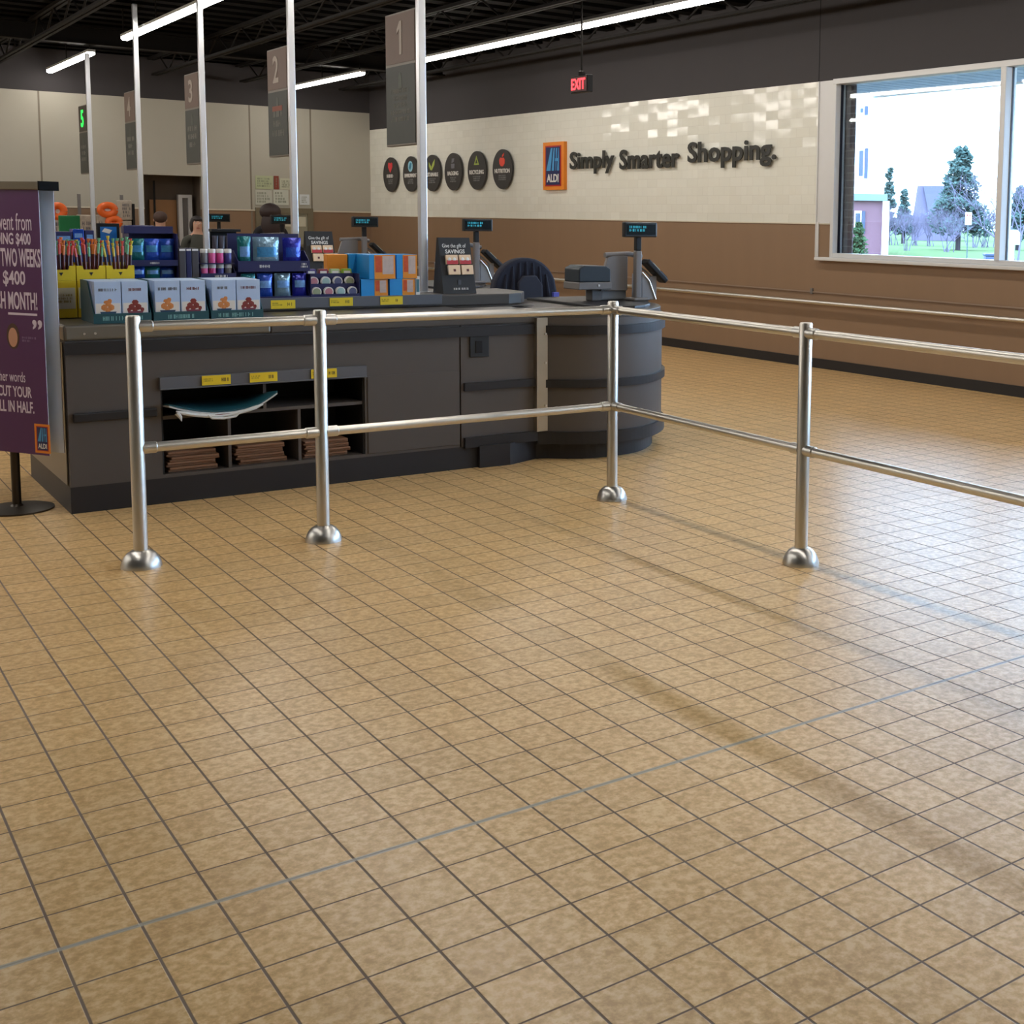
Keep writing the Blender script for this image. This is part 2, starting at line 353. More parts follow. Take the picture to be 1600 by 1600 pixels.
# office window in the back wall
wx0, wx1 = ony(399, 340, YB).x, ony(488, 340, YB).x; wz1 = ony(440, 325, YB).z; wz0 = 0.95
w2 = struct(MB().box(wx0, wx0+.09, YB-0.05, YB, wz0, wz1).box(wx1-.09, wx1, YB-0.05, YB, wz0, wz1).box(wx0+.09, wx1-.09, YB-0.05, YB, wz1-.09, wz1).box(wx0+.09, wx1-.09, YB-0.05, YB, wz0, wz0+.06).build('window_2', mat('olive_grey_frame', (112,104,84), 0.5)))
MB().box(wx0+.09, wx1-.09, YB-0.02, YB-0.005, wz0+.06, wz1-.09).build('pane', mat('dim_office_glass', (150,148,130), 0.15), w2)
MB().box(wx0+.12, wx1-.12, YB-0.026, YB-0.02, wz1-.30, wz1-.14).build('blind', mat('pale_blind', (196,192,170), 0.6), w2)
# notices above it
def rectY(l, r, t, b, Y): p = ony(l, b, Y); q = ony(r, t, Y); return p.x, q.x, p.z, q.z
for k, (l, r, t, bb, c, lab) in enumerate([(399, 426, 275, 295, (176,184,148), 'pale green landscape notice on the back wall, uppermost at left'),
        (428, 435, 275, 296, (130,60,44), 'narrow red-brown notice between two pale green sheets on the back wall'),
        (437, 455, 279, 296, (190,192,170), 'pale sheet right of the narrow red-brown notice'),
        (399, 424, 297, 320, (186,188,176), 'grey-white notice below the green one, leftmost of the lower row'),
        (427, 450, 297, 320, (190,194,182), 'grey-white notice in the middle of the lower row over the office window'),
        (468, 483, 304, 320, (206,212,214), 'small white framed notice right of pole two on the back wall')]):
    x0, x1, z0, z1 = rectY(l, r, t, bb, YB)
    n_ = thing('wall_notice', ((x0+x1)/2, YB-0.01, z0), lab, 'notice', 'notices on the back wall')
    MB().box(x0, x1, YB-0.014, YB-0.006, z0, z1).build('sheet', mat('notice_paper_%d' % k, c, 0.6), n_)
    marks((x0+.03, YB-0.0145, z0+.03), (1,0,0), (0,0,1), x1-x0-.06, z1-z0-.06, 4, MATS.get('faint_ink') or mat('faint_ink', (120,126,110), 0.6), n_, seed=k, align='l')

# other walls, behind the camera
struct(MB().box(-9.1, -9, -8, 19.2, 0, 3.9).build('wall_left', cream))
struct(MB().box(-9, 9.6, -8.1, -8, 0, 3.9).build('wall_front', cream))

# ------------------------------------------------------------------ ceiling
ceil = mat('black_brown_ceiling_paint', (8,7,7), 0.9, 0, 0.15, 3, spec=.1)
c = MB(); c.box(-9, 9.6, -8.1, 19.2, 3.9, 4.0)
for i in range(62): c.box(-9, 9.6, -8+i*0.44, -8+i*0.44+0.2, 3.86, 3.9)
struct(c.build('ceiling', ceil))
joistm = mat('dark_brown_steel_joist', (22,19,17), 0.7, 0, 0.1, spec=.2)
def joist(x, n):
    o = thing('ceiling_joist', (x, -8, 3.56), 'dark open web steel joist over light strips, %s' % n, 'joist', 'roof joists under the dark deck')
    b = MB(); b.box(x-0.05, x-0.01, -8, YB, 3.82, 3.86).box(x+0.01, x+0.05, -8, YB, 3.82, 3.86); b.build('top_chord', joistm, o)
    b = MB(); b.box(x-0.05, x-0.01, -7.8, YB-.2, 3.57, 3.60).box(x+0.01, x+0.05, -7.8, YB-.2, 3.57, 3.60); b.build('bottom_chord', joistm, o)
    b = MB(); y = -7.6; k = 0
    while y < YB-0.8:
        z0, z1 = (3.58, 3.84) if k % 2 == 0 else (3.84, 3.58)
        b.tube([(x, y, z0), (x, y+0.5, z1)], 0.012, 6); y += 0.5; k += 1
    b.build('web', joistm, o); return o
names = ['far left of the store', 'left of the camera', 'above the leftmost strip', 'between strips at left', 'beside the lane poles', 'left of the right strip', 'between pole one and right wall', 'nearest the right wall']
for i, x in enumerate((-6.0, -3.9, -1.7, 0.4, 2.5, 4.6, 5.9, 7.5)): joist(x, names[i])
g_ = MB().box(-9, 8.0, 15.30, 15.48, 3.83, 3.86).box(-9, 8.0, 15.30, 15.48, 3.62, 3.64).box(-9, 8.0, 15.38, 15.41, 3.64, 3.83).build('roof_girder', joistm)
tag(g_, 'dark steel roof girder crossing under the joists near the back wall', 'girder')
# LED strips
ledm = bpy.data.materials.new('led_diffuser'); ledm.use_nodes = True
bb = ledm.node_tree.nodes['Principled BSDF']; bb.inputs['Emission Color'].default_value = (1.0, 0.94, 0.86, 1); bb.inputs['Emission Strength'].default_value = LED; bb.inputs['Base Color'].default_value = (.9,.9,.9,1)
nzz = ledm.node_tree.nodes.new('ShaderNodeTexNoise'); nzz.inputs['Scale'].default_value = 1.0
housing = mat('white_light_housing', (200,200,198), 0.5)
def led(x, y0, y1, lab):
    o = thing('strip_light', (x, (y0+y1)/2, 3.56), lab, 'ceiling light', 'linear strip lights')
    b = MB(); b.box(x-0.045, x+0.045, y0, y1, 3.53, 3.56); b.build('housing', housing, o)
    b = MB(); b.plate([(x-0.043, 3.53), (x-0.043, 3.505), (x-0.025, 3.49), (x+0.025, 3.49), (x+0.043, 3.505), (x+0.043, 3.53)], y0+0.02, y1-0.02); b.build('diffuser', ledm, o)
    n = int((y1-y0)/1.5)
    b = MB()
    for k in range(n+1): b.box(x-0.006, x+0.006, y0+0.1+k*1.5, y0+0.115+k*1.5, 3.56, 3.9)
    b.build('hanger', joistm, o)
led(3.17, 15.35, 18.2, 'short glowing strip light at far left, left of pole five')
led(3.17, -3.0, 13.55, 'long glowing strip light crossing behind poles three and four')
led(6.58, 14.95, 17.9, 'short glowing strip light between poles one and two')
led(6.58, -7.5, 12.9, 'long glowing strip light running from pole one to the top edge')
led(-0.24, 1.2, 17.8, 'strip light out of frame above the left side of the floor')
led(-3.65, 4.0, 17.8, 'strip light out of frame, second row left of the camera')
led(-7.0, 6.0, 17.8, 'strip light out of frame, third row left of the camera')

# exit sign
Ye = 8.4
x0, x1, z0, z1 = rectY(904, 928, 116, 143, Ye)
ex = thing('exit_sign', (x0, Ye, z0), 'small red EXIT sign hanging on a conduit in front of the dark wall', 'exit sign')
zc0 = ony(915, 143, Ye).z; zc1 = ony(915, 116, Ye).z; xe = ony(920, 130, Ye).x
b = MB(); b.box(xe-0.03, xe+0.03, Ye-0.03, Ye+0.31, zc0, zc1); b.build('case', black, ex, bevel=0.005)
MB().box(xe-0.036, xe-0.03, Ye-0.015, Ye+0.295, zc0+.012, zc1-.012).build('face', mat('red_sign_face', (70,18,16), 0.4), ex)
text('EXIT', (xe-0.037, Ye+0.28, zc0+0.03), (0,-1,0), (0,0,1), 0.27, zc1-zc0-0.06, mat('glowing_red_letter', (240,60,60), 0.4, emit=(255,60,70), estr=2.2), ex, depth=0.004, bold=0.02)
b = MB(); b.tube([(xe, Ye+0.14, zc1), (xe, Ye+0.14, 3.9)], 0.010, 8); b.lathe((xe, Ye+.14, zc1), [(0.035,0),(0.035,0.04),(0.012,0.05)], 12); b.build('conduit', joistm, ex)

# ------------------------------------------------------------------ lettering and badges on the white tile wall
SU = (-WD).copy()   # reading direction: towards the camera
ZU = Vector((0,0,1))
blk = mat('black_sign_letter', (34,34,28), 0.4)
sl = thing('wall_slogan', W0 + WD*wl(1050, 260)[0] + Vector((0,0,2.1)), 'black raised slogan letters reading Simply Smarter Shopping. on the white tile', 'lettering')
def wordw(s, l, r, bl, tr_, name='word'):
    a = wl(*bl, 0.03); c_ = wl(*tr_, 0.03); s0 = wl(l, 260, 0.03)[0]; s1 = wl(r, 260, 0.03)[0]
    text(s, W0 + WN*0.03 + WD*s0 + ZU*a[1], SU, ZU, abs(s0-s1), c_[1]-a[1], blk, sl, name, depth=0.012, bold=0.026)
wordw('Simply', 891, 960, (931, 271.5), (945, 234.5))
wordw('Smarter', 968.5, 1062, (1000, 264), (1033, 230.5))
wordw('Shopping.', 1075, 1213, (1128, 262.5), (1130, 219))
def emblem(parent, O, ux, w, h, dep, on):
    """orange frame, red line, blue field with a slanted pale blue A stripe and the word below"""
    ux = Vector(ux).normalized(); n = ux.cross(ZU)
    T = Matrix(((ux.x, -n.x, 0, O.x), (ux.y, -n.y, 0, O.y), (0, 0, 1, O.z), (0,0,0,1)))
    q = MB(T); q.box(0, w, -dep, 0, 0, h); q.build('orange_border', mat('orange_sign_border', (226,132,30), 0.4), parent)
    q = MB(T); q.box(w*.12, w*.88, -dep-on, -dep, h*.075, h*.925); q.build('red_line', mat('red_sign_line', (170,30,34), 0.4), parent)
    q = MB(T); q.box(w*.17, w*.83, -dep-2*on, -dep-on, h*.105, h*.895); q.build('blue_field', mat('dark_blue_field', (24,32,84), 0.4), parent)
    pb = mat('sky_blue_stripe', (70,150,205), 0.4); q = MB(T)
    def poly(p): q.plate([(a*w, c_*h) for a, c_ in p], -dep-3*on, -dep-2*on)
    poly([(.20,.40),(.40,.40),(.50,.87),(.42,.87)]); poly([(.46,.40),(.56,.40),(.60,.87),(.55,.87)]); poly([(.62,.60),(.78,.60),(.78,.66),(.63,.66)]); poly([(.64,.40),(.66,.40),(.72,.87),(.66,.87)]); poly([(.72,.40),(.80,.40),(.80,.87),(.78,.87)])
    q.build('letter_stripes', pb, parent)
    text('ALDI', O + ux*(w*.22) + n*(dep+2*on) + ZU*(h*.16), ux, ZU, w*.56, h*.17, whitem, parent, 'lettering', depth=on*1.2, bold=0.02)
a = wl(853.5, 297, 0); c_ = wl(886, 221, 0)
lg = thing('store_emblem', W0 + WD*a[0] + ZU*a[1], 'blue and orange ALDI emblem on the white tile left of the slogan', 'sign')
emblem(lg, W0 + WD*a[0] + ZU*wl(854, 297)[1] + WN*0.0, SU, abs(a[0]-c_[0]), c_[1]-wl(854,297)[1]+.0, 0.05, 0.004)
disc = mat('charcoal_badge_face', (52,50,50), 0.45)
def badge(px, py, word, icon, lab):
    s, z = wl(px, py); P = W0 + WD*s + ZU*z
    o = thing('value_badge', P, lab, 'wall badge', 'round dark badges on the white tile')
    T = Matrix(((SU.x, -WN.x, 0, P.x), (SU.y, -WN.y, 0, P.y), (0,0,1,P.z), (0,0,0,1)))
    R = 0.283; q = MB(T); q.plate([(R*math.cos(t*math.pi/24), R*math.sin(t*math.pi/24)) for t in range(48)], -0.045, -0.02); q.build('disc', disc, o, smooth=False)
    q = MB(T); q.box(-.06, .06, -0.02, 0, -.06, .06); q.build('standoff', greym, o)
    def ic(pts, m, nm='icon'): MB(T).plate(pts, -0.049, -0.045).build(nm, m, o)
    red = mat('coral_red_icon', (214,54,62), 0.5); blu = mat('pale_blue_icon', (150,200,220), 0.5); grn = mat('leaf_green_icon', (160,176,80), 0.5)
    gry = mat('grey_icon', (112,112,120), 0.5); app = mat('apple_red_icon', (228,74,54), 0.5)
    if icon == 'heart': ic([(0,.03),(.08,.12),(.08,.18),(.045,.2),(0,.175),(-.045,.2),(-.08,.18),(-.08,.12)], red)
    if icon == 'globe': ic([(.085*math.cos(t*math.pi/8), .12+.085*math.sin(t*math.pi/8)) for t in range(16)], blu); MB(T).plate([(-.05,.10),(.0,.06),(.03,.1),(.05,.17),(.0,.18),(-.03,.14)], -0.051, -0.049).build('continent', mat('teal_icon', (40,120,150), .5), o)
    if icon == 'leaf': ic([(0,.04),(-.02,.10),(-.10,.17),(-.09,.1),(-.05,.05)], grn); ic([(0,.04),(.02,.06),(.09,.12),(.11,.21),(.04,.16),(.0,.10)], grn, 'icon')
    if icon == 'bag': ic([(-.05,.05),(.05,.05),(.06,.12),(-.06,.12)], gry); ic([(-.04,.13),(.03,.15),(.05,.2),(-.03,.2)], gry)
    if icon == 'recycle':
        q = MB(T)
        for k in range(3):
            an = k*2*math.pi/3+math.pi/2; nx = an+2*math.pi/3
            a0 = (0.09*math.cos(an), .125+.09*math.sin(an)); a1 = (0.09*math.cos(nx), .125+.09*math.sin(nx)); i0 = (0.045*math.cos(an), .125+.045*math.sin(an)); i1 = (0.045*math.cos(nx), .125+.045*math.sin(nx))
            q.plate([a0, a1, i1, i0], -0.049, -0.045)
        q.build('icon', grn, o)
    if icon == 'apple': ic([(-.03,.04),(.03,.04),(.075,.08),(.08,.13),(.05,.165),(0,.155),(-.05,.165),(-.08,.13),(-.075,.08)], app); ic([(-.005,.16),(.05,.19),(.06,.23),(.01,.2)], app, 'icon_leaf')
    wt = R*1.55 if len(word) > 8 else R*(0.17*len(word)+0.05)
    if word: text(word, P + WN*0.045 - SU*(wt/2) - ZU*0.055, SU, ZU, wt, 0.062, whitem, o, 'lettering', depth=0.004, bold=0.02)
    marks(P + WN*0.045 - SU*0.13 - ZU*0.16, SU, ZU, 0.26, 0.085, 3, mat('pale_grey_ink', (130,130,130), .6), o, seed=px)
badge(614, 273, '', 'heart', 'round charcoal badge with a red heart, nearest the back corner')
s_, z_ = wl(614, 273); P_ = W0 + WD*s_ + ZU*z_
hb = [x for x in bpy.data.objects if x.name == 'value_badge'][0]
marks(P_ + WN*0.045 - SU*0.2 - ZU*0.055, SU, ZU, 0.40, 0.062, 1, whitem, hb, 'lettering', seed=3, depth=.004, fill=.9)
badge(645.5, 272, 'ENVIRONMENT', 'globe', 'round charcoal badge with a pale blue globe behind the nearest pole')
badge(679, 270.5, 'SUSTAINABLE', 'leaf', 'round charcoal badge with green leaves, just right of the nearest pole')
badge(712, 268.5, 'BAGGING', 'bag', 'round charcoal badge with a faint grey bag symbol')
badge(749, 266.5, 'RECYCLING', 'recycle', 'round charcoal badge with a green recycling loop')
badge(789, 264.5, 'NUTRITION', 'apple', 'round charcoal badge with a red apple, nearest the store emblem')

# ------------------------------------------------------------------ queue railing
fr_ = thing('queue_railing', (3.205, 2.96, 0), 'L-shaped brushed steel pipe railing bolted to the tile floor in front of the checkout', 'railing')
posts = [(0.83, 2.96), (1.62, 2.96), (3.205, 2.96), (3.205, 1.385), (3.205, -0.20)]
for (x, y) in posts:
    b = MB(); b.tube([(x,y,0.05),(x,y,1.072),(x,y,1.079)], [0.029,0.029,0.025], 28); p = b.build('post', steel, fr_, smooth=True)
    b = MB(); b.lathe((x,y,0), [(0.082,0.0),(0.082,0.006),(0.079,0.02),(0.070,0.042),(0.056,0.06),(0.040,0.07),(0.031,0.074)], 36); b.build('base_flange', steel2, p, smooth=True)
R1, R2 = 1.033, 0.513
for z in (R1, R2):
    for (a, c_) in zip(posts[:-1], posts[1:]):
        d = (Vector((*c_, 0)) - Vector((*a, 0))).normalized(); A = Vector((a[0], a[1], z)); B = Vector((c_[0], c_[1], z))
        b = MB(); b.tube([A + d*0.03, B - d*0.03], 0.021, 20); rl = b.build('rail', steel, fr_, smooth=True)
        for (E, dd) in ((A, d), (B, -d)):
            b = MB(); b.tube([E + dd*0.018, E + dd*0.072, E + dd*0.076], [0.0255,0.0255,0.022], 20); b.build('collar', steel2, rl, smooth=True)
# ------------------------------------------------------------------ checkout counter (lane one is the master)
def counter():
    o = thing('checkout_counter', (0.78, 4.16, 0), 'charcoal checkout counter of lane one, nearest, with black bumper bands and cubby shelves', 'checkout counter', 'checkout counters')
    nose = [(3.40,4.16),(3.48,4.125),(3.58,4.05),(3.70,3.99),(3.85,3.965),(4.0,3.975),(4.14,4.02),(4.27,4.11),(4.40,4.24),(4.51,4.41),(4.59,4.63),(4.63,4.90),(4.64,5.30)]
    def cr_(P, n=5):
        out = []
        for i in range(len(P)-1):
            p0 = P[max(i-1,0)]; p1 = P[i]; p2 = P[i+1]; p3 = P[min(i+2,len(P)-1)]
            for k in range(n):
                t = k/n; out.append(tuple(.5*((2*p1[a]) + (-p0[a]+p2[a])*t + (2*p0[a]-5*p1[a]+4*p2[a]-p3[a])*t*t + (-p0[a]+3*p1[a]-3*p2[a]+p3[a])*t**3) for a in (0,1)))
        out.append(P[-1]); return out
    nose = cr_(nose, 4)
    def inset(pts, d):
        res = []
        for (x, y) in pts:
            vx, vy = 3.6-x, 4.9-y; l = math.hypot(vx, vy); res.append((x+vx/l*d, y+vy/l*d))
        return res
    b = MB()   # carcass with the cubby opening
    b.box(0.78, 1.212, 4.16, 5.30, 0.135, 0.87)
    b.box(1.212, 2.30, 4.16, 4.62, 0.655, 0.87); b.box(1.212, 2.30, 4.16, 4.62, 0.135, 0.152)
    b.box(2.30, 2.885, 4.16, 5.30, 0.135, 0.87); b.box(1.212, 2.30, 4.62, 5.30, 0.135, 0.87)
    b.box(2.895, 3.40, 4.16, 5.30, 0.135, 0.87)
    b.box(2.885, 2.895, 4.175, 5.30, 0.135, 0.87)
    b.build('cabinet', lam, o)
    MB().prism([(3.40,5.30)] + nose, 0.135, 0.90).build('rounded_end', lam, o, smooth=True)
    b = MB(); b.box(2.315, 2.88, 4.155, 4.16, 0.152, 0.60); b.build('access_panel', lam, o, bevel=0.002)
    b = MB(); b.box(0.778, 3.0, 4.162, 5.30, 0.0, 0.135); b.prism([(3.0,5.28),(3.0,4.13)] + [(3.2,4.12)] + inset(nose[1:-1], 0.06) + [(4.57,5.28)], 0, 0.135); b.build('kick_board', kick, o)
    # cubbies
    b = MB(); b.box(1.222, 2.29, 4.175, 4.60, 0.440, 0.458); b.build('shelf', lam, o)
    for (x, z0, z1) in ((1.555, 0.152, 0.44), (1.93, 0.152, 0.44), (1.745, 0.458, 0.655)):
        MB().box(x-0.008, x+0.008, 4.175, 4.60, z0, z1).build('divider', lam, o)
    MB().box(1.212, 1.222, 4.17, 4.6, .152, .655).box(2.29, 2.30, 4.17, 4.6, .152, .655).box(1.222, 2.29, 4.60, 4.62, .152, .655).build('cubby_shade_lining', mat('shadowy_black_lining', (24,24,26), .7), o)  # near-black sheets put the shade of the cubby interior into the colour
    b = MB(); b.box(1.205, 2.305, 4.135, 4.158, 0.604, 0.664); b.box(1.205, 2.305, 4.128, 4.158, 0.600, 0.606); b.build('price_rail', mat('slate_price_rail', (92,94,100), 0.35), o, bevel=0.002)
    # bumpers
    b = MB(); b.box(0.775, 3.40, 4.138, 4.16, 0.802, 0.862)
    nn = inset(nose, -0.022)
    def strip(b, z0, z1, pts_in, pts_out):
        for i in range(len(pts_in)-1):
            q = [pts_in[i], pts_in[i+1], pts_out[i+1], pts_out[i]]; b.prism(q, z0, z1)
    nn[0] = (3.40, 4.138); nn[-1] = (4.662, 5.30)
    strip(b, 0.795, 0.852, nose, nn); b.build('bumper_band', rubber, o, smooth=True)
    MB().box(0.80, 1.19, 4.140, 4.16, 0.462, 0.508).build('bumper_band', rubber, o, bevel=0.006)
    b = MB(); b.box(2.91, 3.40, 4.138, 4.16, 0.474, 0.522); strip(b, 0.462, 0.512, nose, nn); b.build('bumper_band', rubber, o)
    b = MB(); b.box(2.91, 3.40, 4.138, 4.16, 0.128, 0.19); strip(b, 0.105, 0.182, nose, nn); b.build('bumper_band', rubber, o)
    # top
    b = MB(); b.box(0.775, 1.78, 4.15, 5.31, 0.87, 0.948); b.build('steel_feed_end', mat('worn_steel_top', (128,124,116), 0.35, 0.8), o, bevel=0.012)
    MB().box(1.78, 3.42, 4.15, 5.31, 0.87, 0.945).build('worktop', lam2, o, bevel=0.006)
    MB().prism([(3.42,5.31),(3.42,4.15)] + inset(nose[1:-1], 0.01) + [(4.64,5.31)], 0.90, 0.935).build('worktop_end', lam2, o, bevel=0.004)
    MB().prism([(3.9,4.25),(4.12,4.14),(4.24,4.2),(4.36,4.32),(4.50,4.55),(4.60,4.80),(4.60,5.2),(3.9,5.2)], 0.935, 0.953).build('end_pad', rubber, o, bevel=0.004)
    MB().box(0.95, 1.75, 4.95, 5.2, 0.948, 0.952).build('belt', rubber, o)
    b = MB(); b.prism([(1.25,4.70),(3.50,4.70),(3.62,4.76),(3.72,4.90),(3.72,5.29),(1.25,5.29)], 0.945, 1.018); b.build('raised_ledge', lam2, o, bevel=0.008)
    MB().box(1.70, 3.02, 4.684, 4.70, 0.962, 1.024).build('price_rail', MATS['slate_price_rail'], o, bevel=0.002)
    MB().box(3.05, 3.60, 4.55, 4.70, 0.9452, 0.947).build('scanner_glass', black, o)
    MB().box(3.385, 3.46, 4.118, 4.16, 0.19, 0.90).build('seam_plate', mat('scuffed_aluminium_plate', (176,168,152), 0.35, 0.9, 0.12, 8), o)
    for z in (0.62, 0.80, 0.35): MB().tube([(3.445,4.110,z),(3.445,4.118,z)], 0.007, 10).build('screw', steel, o)
    b = MB(); b.box(2.950, 3.075, 4.148, 4.16, 0.675, 0.802); pl = b.build('socket_plate', mat('black_socket_plate', (20,24,28), .5), o, bevel=0.003)
    MB().box(2.985, 3.03, 4.143, 4.148, 0.70, 0.775).build('socket', black, pl, bevel=0.004)
    b = MB(); b.box(0.772, 0.776, 4.20, 5.28, 0.14, 0.86); b.build('end_panel', mat('olive_grey_end_panel', (92,86,72), 0.3, 0.5), o)
    b = MB()
    for x in (0.865, 0.915): b.tube([(x,4.143,0.905),(x,4.15,0.905)], 0.006, 8)
    b.build('bolt_heads', steel, o)
    return o
C1 = counter()
LY = 2.48
ords = ['two', 'three', 'four', 'five']
for k in range(4):
    dup(C1, (0, LY*(k+1), 0), 'charcoal checkout counter of lane %s, behind lane %s' % (ords[k], (['one']+ords)[k]))

# ------------------------------------------------------------------ lane poles and lane signs
PX = 3.035
py_ = [5.0, 7.45, 9.95, 12.45, 14.95]; ptop = [3.82, 3.82, 3.82, 3.76, 3.46]
nm = ['one', 'two', 'three', 'four', 'five']
wds = ['nearest and tallest', 'second nearest', 'third nearest', 'fourth nearest', 'farthest']
for k in range(5):
    Y = py_[k]
    p = thing('lane_pole', (PX, Y, 1.018), 'pale square pole rising from the counter of lane %s, %s' % (nm[k], wds[k]), 'pole', 'square poles of the checkout lanes')
    zb_ = 1.018
    MB().box(PX-0.024, PX+0.024, Y-0.024, Y+0.024, zb_+.006, ptop[k]).build('shaft', polem, p, bevel=0.004)
    MB().box(PX-0.045, PX+0.045, Y-0.045, Y+0.045, zb_, zb_+.006).build('foot_plate', polem, p)
    o = thing('lane_sign', (PX, Y+0.28, 1.975), '%s sign of lane %s hanging at the %s pole' % ('unlit brown number' if k < 4 else 'lit green number', nm[k], wds[k]), 'lane sign', 'lane number signs')
    y0, y1 = Y+0.03, Y+0.52; zs = (1.975, 2.50, 2.84)
    MB().box(PX-0.02, PX+0.02, y0, y1, zs[0], zs[2]).build('case', mat('grey_sign_frame', (128,120,110), .4), o, bevel=0.003)
    MB().box(PX-0.024, PX-0.02, y0+.012, y1-.012, zs[1]+.012, zs[2]-.012).build('number_panel', signtan if k < 4 else mat('dark_number_panel', (70,62,54), .5), o)
    MB().box(PX-0.024, PX-0.02, y0+.012, y1-.012, zs[0]+.012, zs[1]-.006).build('message_panel', signdark, o)
    nmm = signnum if k < 4 else mat('lit_green_number', (60,220,90), .5, emit=(30,255,80), estr=1.6)
    wn_ = 0.075 if k == 0 else 0.14
    if k == 0:
        yc_ = (y0+y1)/2; zq = zs[1]+.065
        MB(Matrix(((0,1,0,PX-0.0245),(-1,0,0,yc_-.01),(0,0,1,zq),(0,0,0,1)))).plate([(-.012,0),(.026,0),(.026,.215),(-.006,.215),(-.05,.165),(-.05,.135),(-.012,.165)], -.003, 0).build('number', nmm, o)
    else: text('12345'[k], (PX-0.0245, (y0+y1)/2+wn_/2+.02, zs[1]+.065), (0,-1,0), (0,0,1), wn_, 0.215, nmm, o, 'number', depth=0.003, bold=0.02)
    marks((PX-0.0245, (y0+y1)/2+0.16, zs[0]+.15), (0,-1,0), (0,0,1), 0.32, 0.23, 5 if k == 0 else 3, MATS.get('sign_small_ink') or mat('sign_small_ink', (140,140,132), .6), o, seed=20+k, fill=.62)
    if k == 1: MB().box(PX-0.026, PX-0.024, Y+.16, Y+.40, zs[1]-.16, zs[1]-.12).build('picture_strip', mat('rust_strip', (140,72,50), .5), o)
    ic = MB(); ic.T = Matrix(((0,1,0,PX-0.0245),(-1,0,0,(y0+y1)/2),(0,0,1,zs[1]-.1),(0,0,0,1)))
    ic.plate([(-.03,-.05),(.03,-.05),(.025,.02),(.01,.05),(-.01,.05),(-.025,.02)], -0.001, 0.0005); ic.build('symbol', mat('dim_sign_symbol', (92,96,90), .6), o)

# ------------------------------------------------------------------ registers
def register(lane):
    Y = 4.60
    o = thing('register_station', (4.44, Y, 0.953), 'x', 'register', 'register stations at the counter ends')
    b = MB(); b.box(4.415, 4.465, Y-.02, Y+.02, 0.953, 1.30); b.build('pole', greym, o, bevel=0.008)
    MB().box(4.42, 4.46, Y-.018, Y+.018, 1.30, 1.395).build('neck', black, o, bevel=0.004)
    MB().box(4.375, 4.505, Y-.06, Y+.07, 0.953, 0.975).build('base_plate', greym, o, bevel=0.01)
    d = MB(); d.box(4.305, 4.573, Y-.045, Y-.005, 1.393, 1.498); d = d.build('customer_display', mat('black_display_case', (22,26,30), .35), o, bevel=0.008)
    MB().box(4.322, 4.556, Y-.048, Y-.045, 1.41, 1.482).build('screen', mat('dark_teal_screen', (10,22,26), .2), d)
    text('Register Closed'[:8] if False else 'WELCOME', (4.34, Y-.049, 1.452), (1,0,0), (0,0,1), 0.10, 0.018, mat('cyan_screen_glow', (60,190,210), .5, emit=(60,200,230), estr=0.8), d, 'glowing_text', depth=0.001) if False else marks((4.34, Y-.0485, 1.43), (1,0,0), (0,0,1), 0.16, 0.045, 2, mat('cyan_screen_glow', (60,190,210), .5, emit=(30,140,170), estr=0.25), d, 'glowing_text', seed=5, align='l')
    # seat-like grey cradle with bent plate behind
    b = MB(); b.plate([(4.18,1.02),(4.40,1.02),(4.40,1.26),(4.30,1.275),(4.235,1.25),(4.20,1.15)], Y+.06, Y+.09); b.build('printer_shroud', greym, o, bevel=0.006)
    MB().tube([(4.22,Y+.075,1.268),(4.42,Y+.075,1.275),(4.52,Y+.075,1.255)], 0.018, 12).build('shroud_roll', greym, o, smooth=True)
    b = MB(); b.plate([(4.20,0.955),(4.41,0.955),(4.41,1.12),(4.19,1.13)], Y+.09, Y+.30); b.build('receipt_printer', mat('light_grey_plastic', (128,132,138), .35), o, bevel=0.012)
    b = MB(); b.plate([(4.47,0.955),(4.60,0.955),(4.54,1.09),(4.47,1.14)], Y-.01, Y+.12); b.build('bag_guard', mat('light_grey_plastic', (128,132,138), .35), o, bevel=0.008)
    MB().tube([(4.47,Y-.015,1.15),(4.53,Y-.015,1.09),(4.585,Y-.015,0.96)], 0.006, 8).build('guard_wire', steel, o, smooth=True)
    # card terminal on an arm
    b = MB(); b.box(4.575, 4.615, Y+.02, Y+.06, 0.955, 1.12); b.tube([(4.46,Y+.04,1.20),(4.55,Y+.04,1.145),(4.60,Y+.04,1.10)], 0.008, 8); b.build('terminal_arm', greym, o)
    T = Matrix.Translation((4.605, Y+.03, 1.165)) @ Matrix.Rotation(math.radians(42), 4, 'Y')
    t = MB(T); t.box(-.105, .115, -.045, .045, -.028, .012); t = t.build('card_terminal', black, o, bevel=0.01)
    q = MB(T); q.box(-.06, .02, -.035, .035, .012, .016); q.build('terminal_screen', mat('pale_terminal_screen', (168,176,160), .2), t)
    q = MB(T); q.box(.03, .10, -.035, .035, .012, .018); q.build('keypad', mat('dark_key_grey', (50,54,60), .5), t)
    return o
rg = register(0)
rg['label'] = 'register station of lane one with teal lit display, nearest, on the rounded counter end'
regs = [rg]
for k in range(4):
    regs.append(dup(rg, (0, LY*(k+1), 0), 'register station with display on its pole at the end of lane %s' % ords[k]))
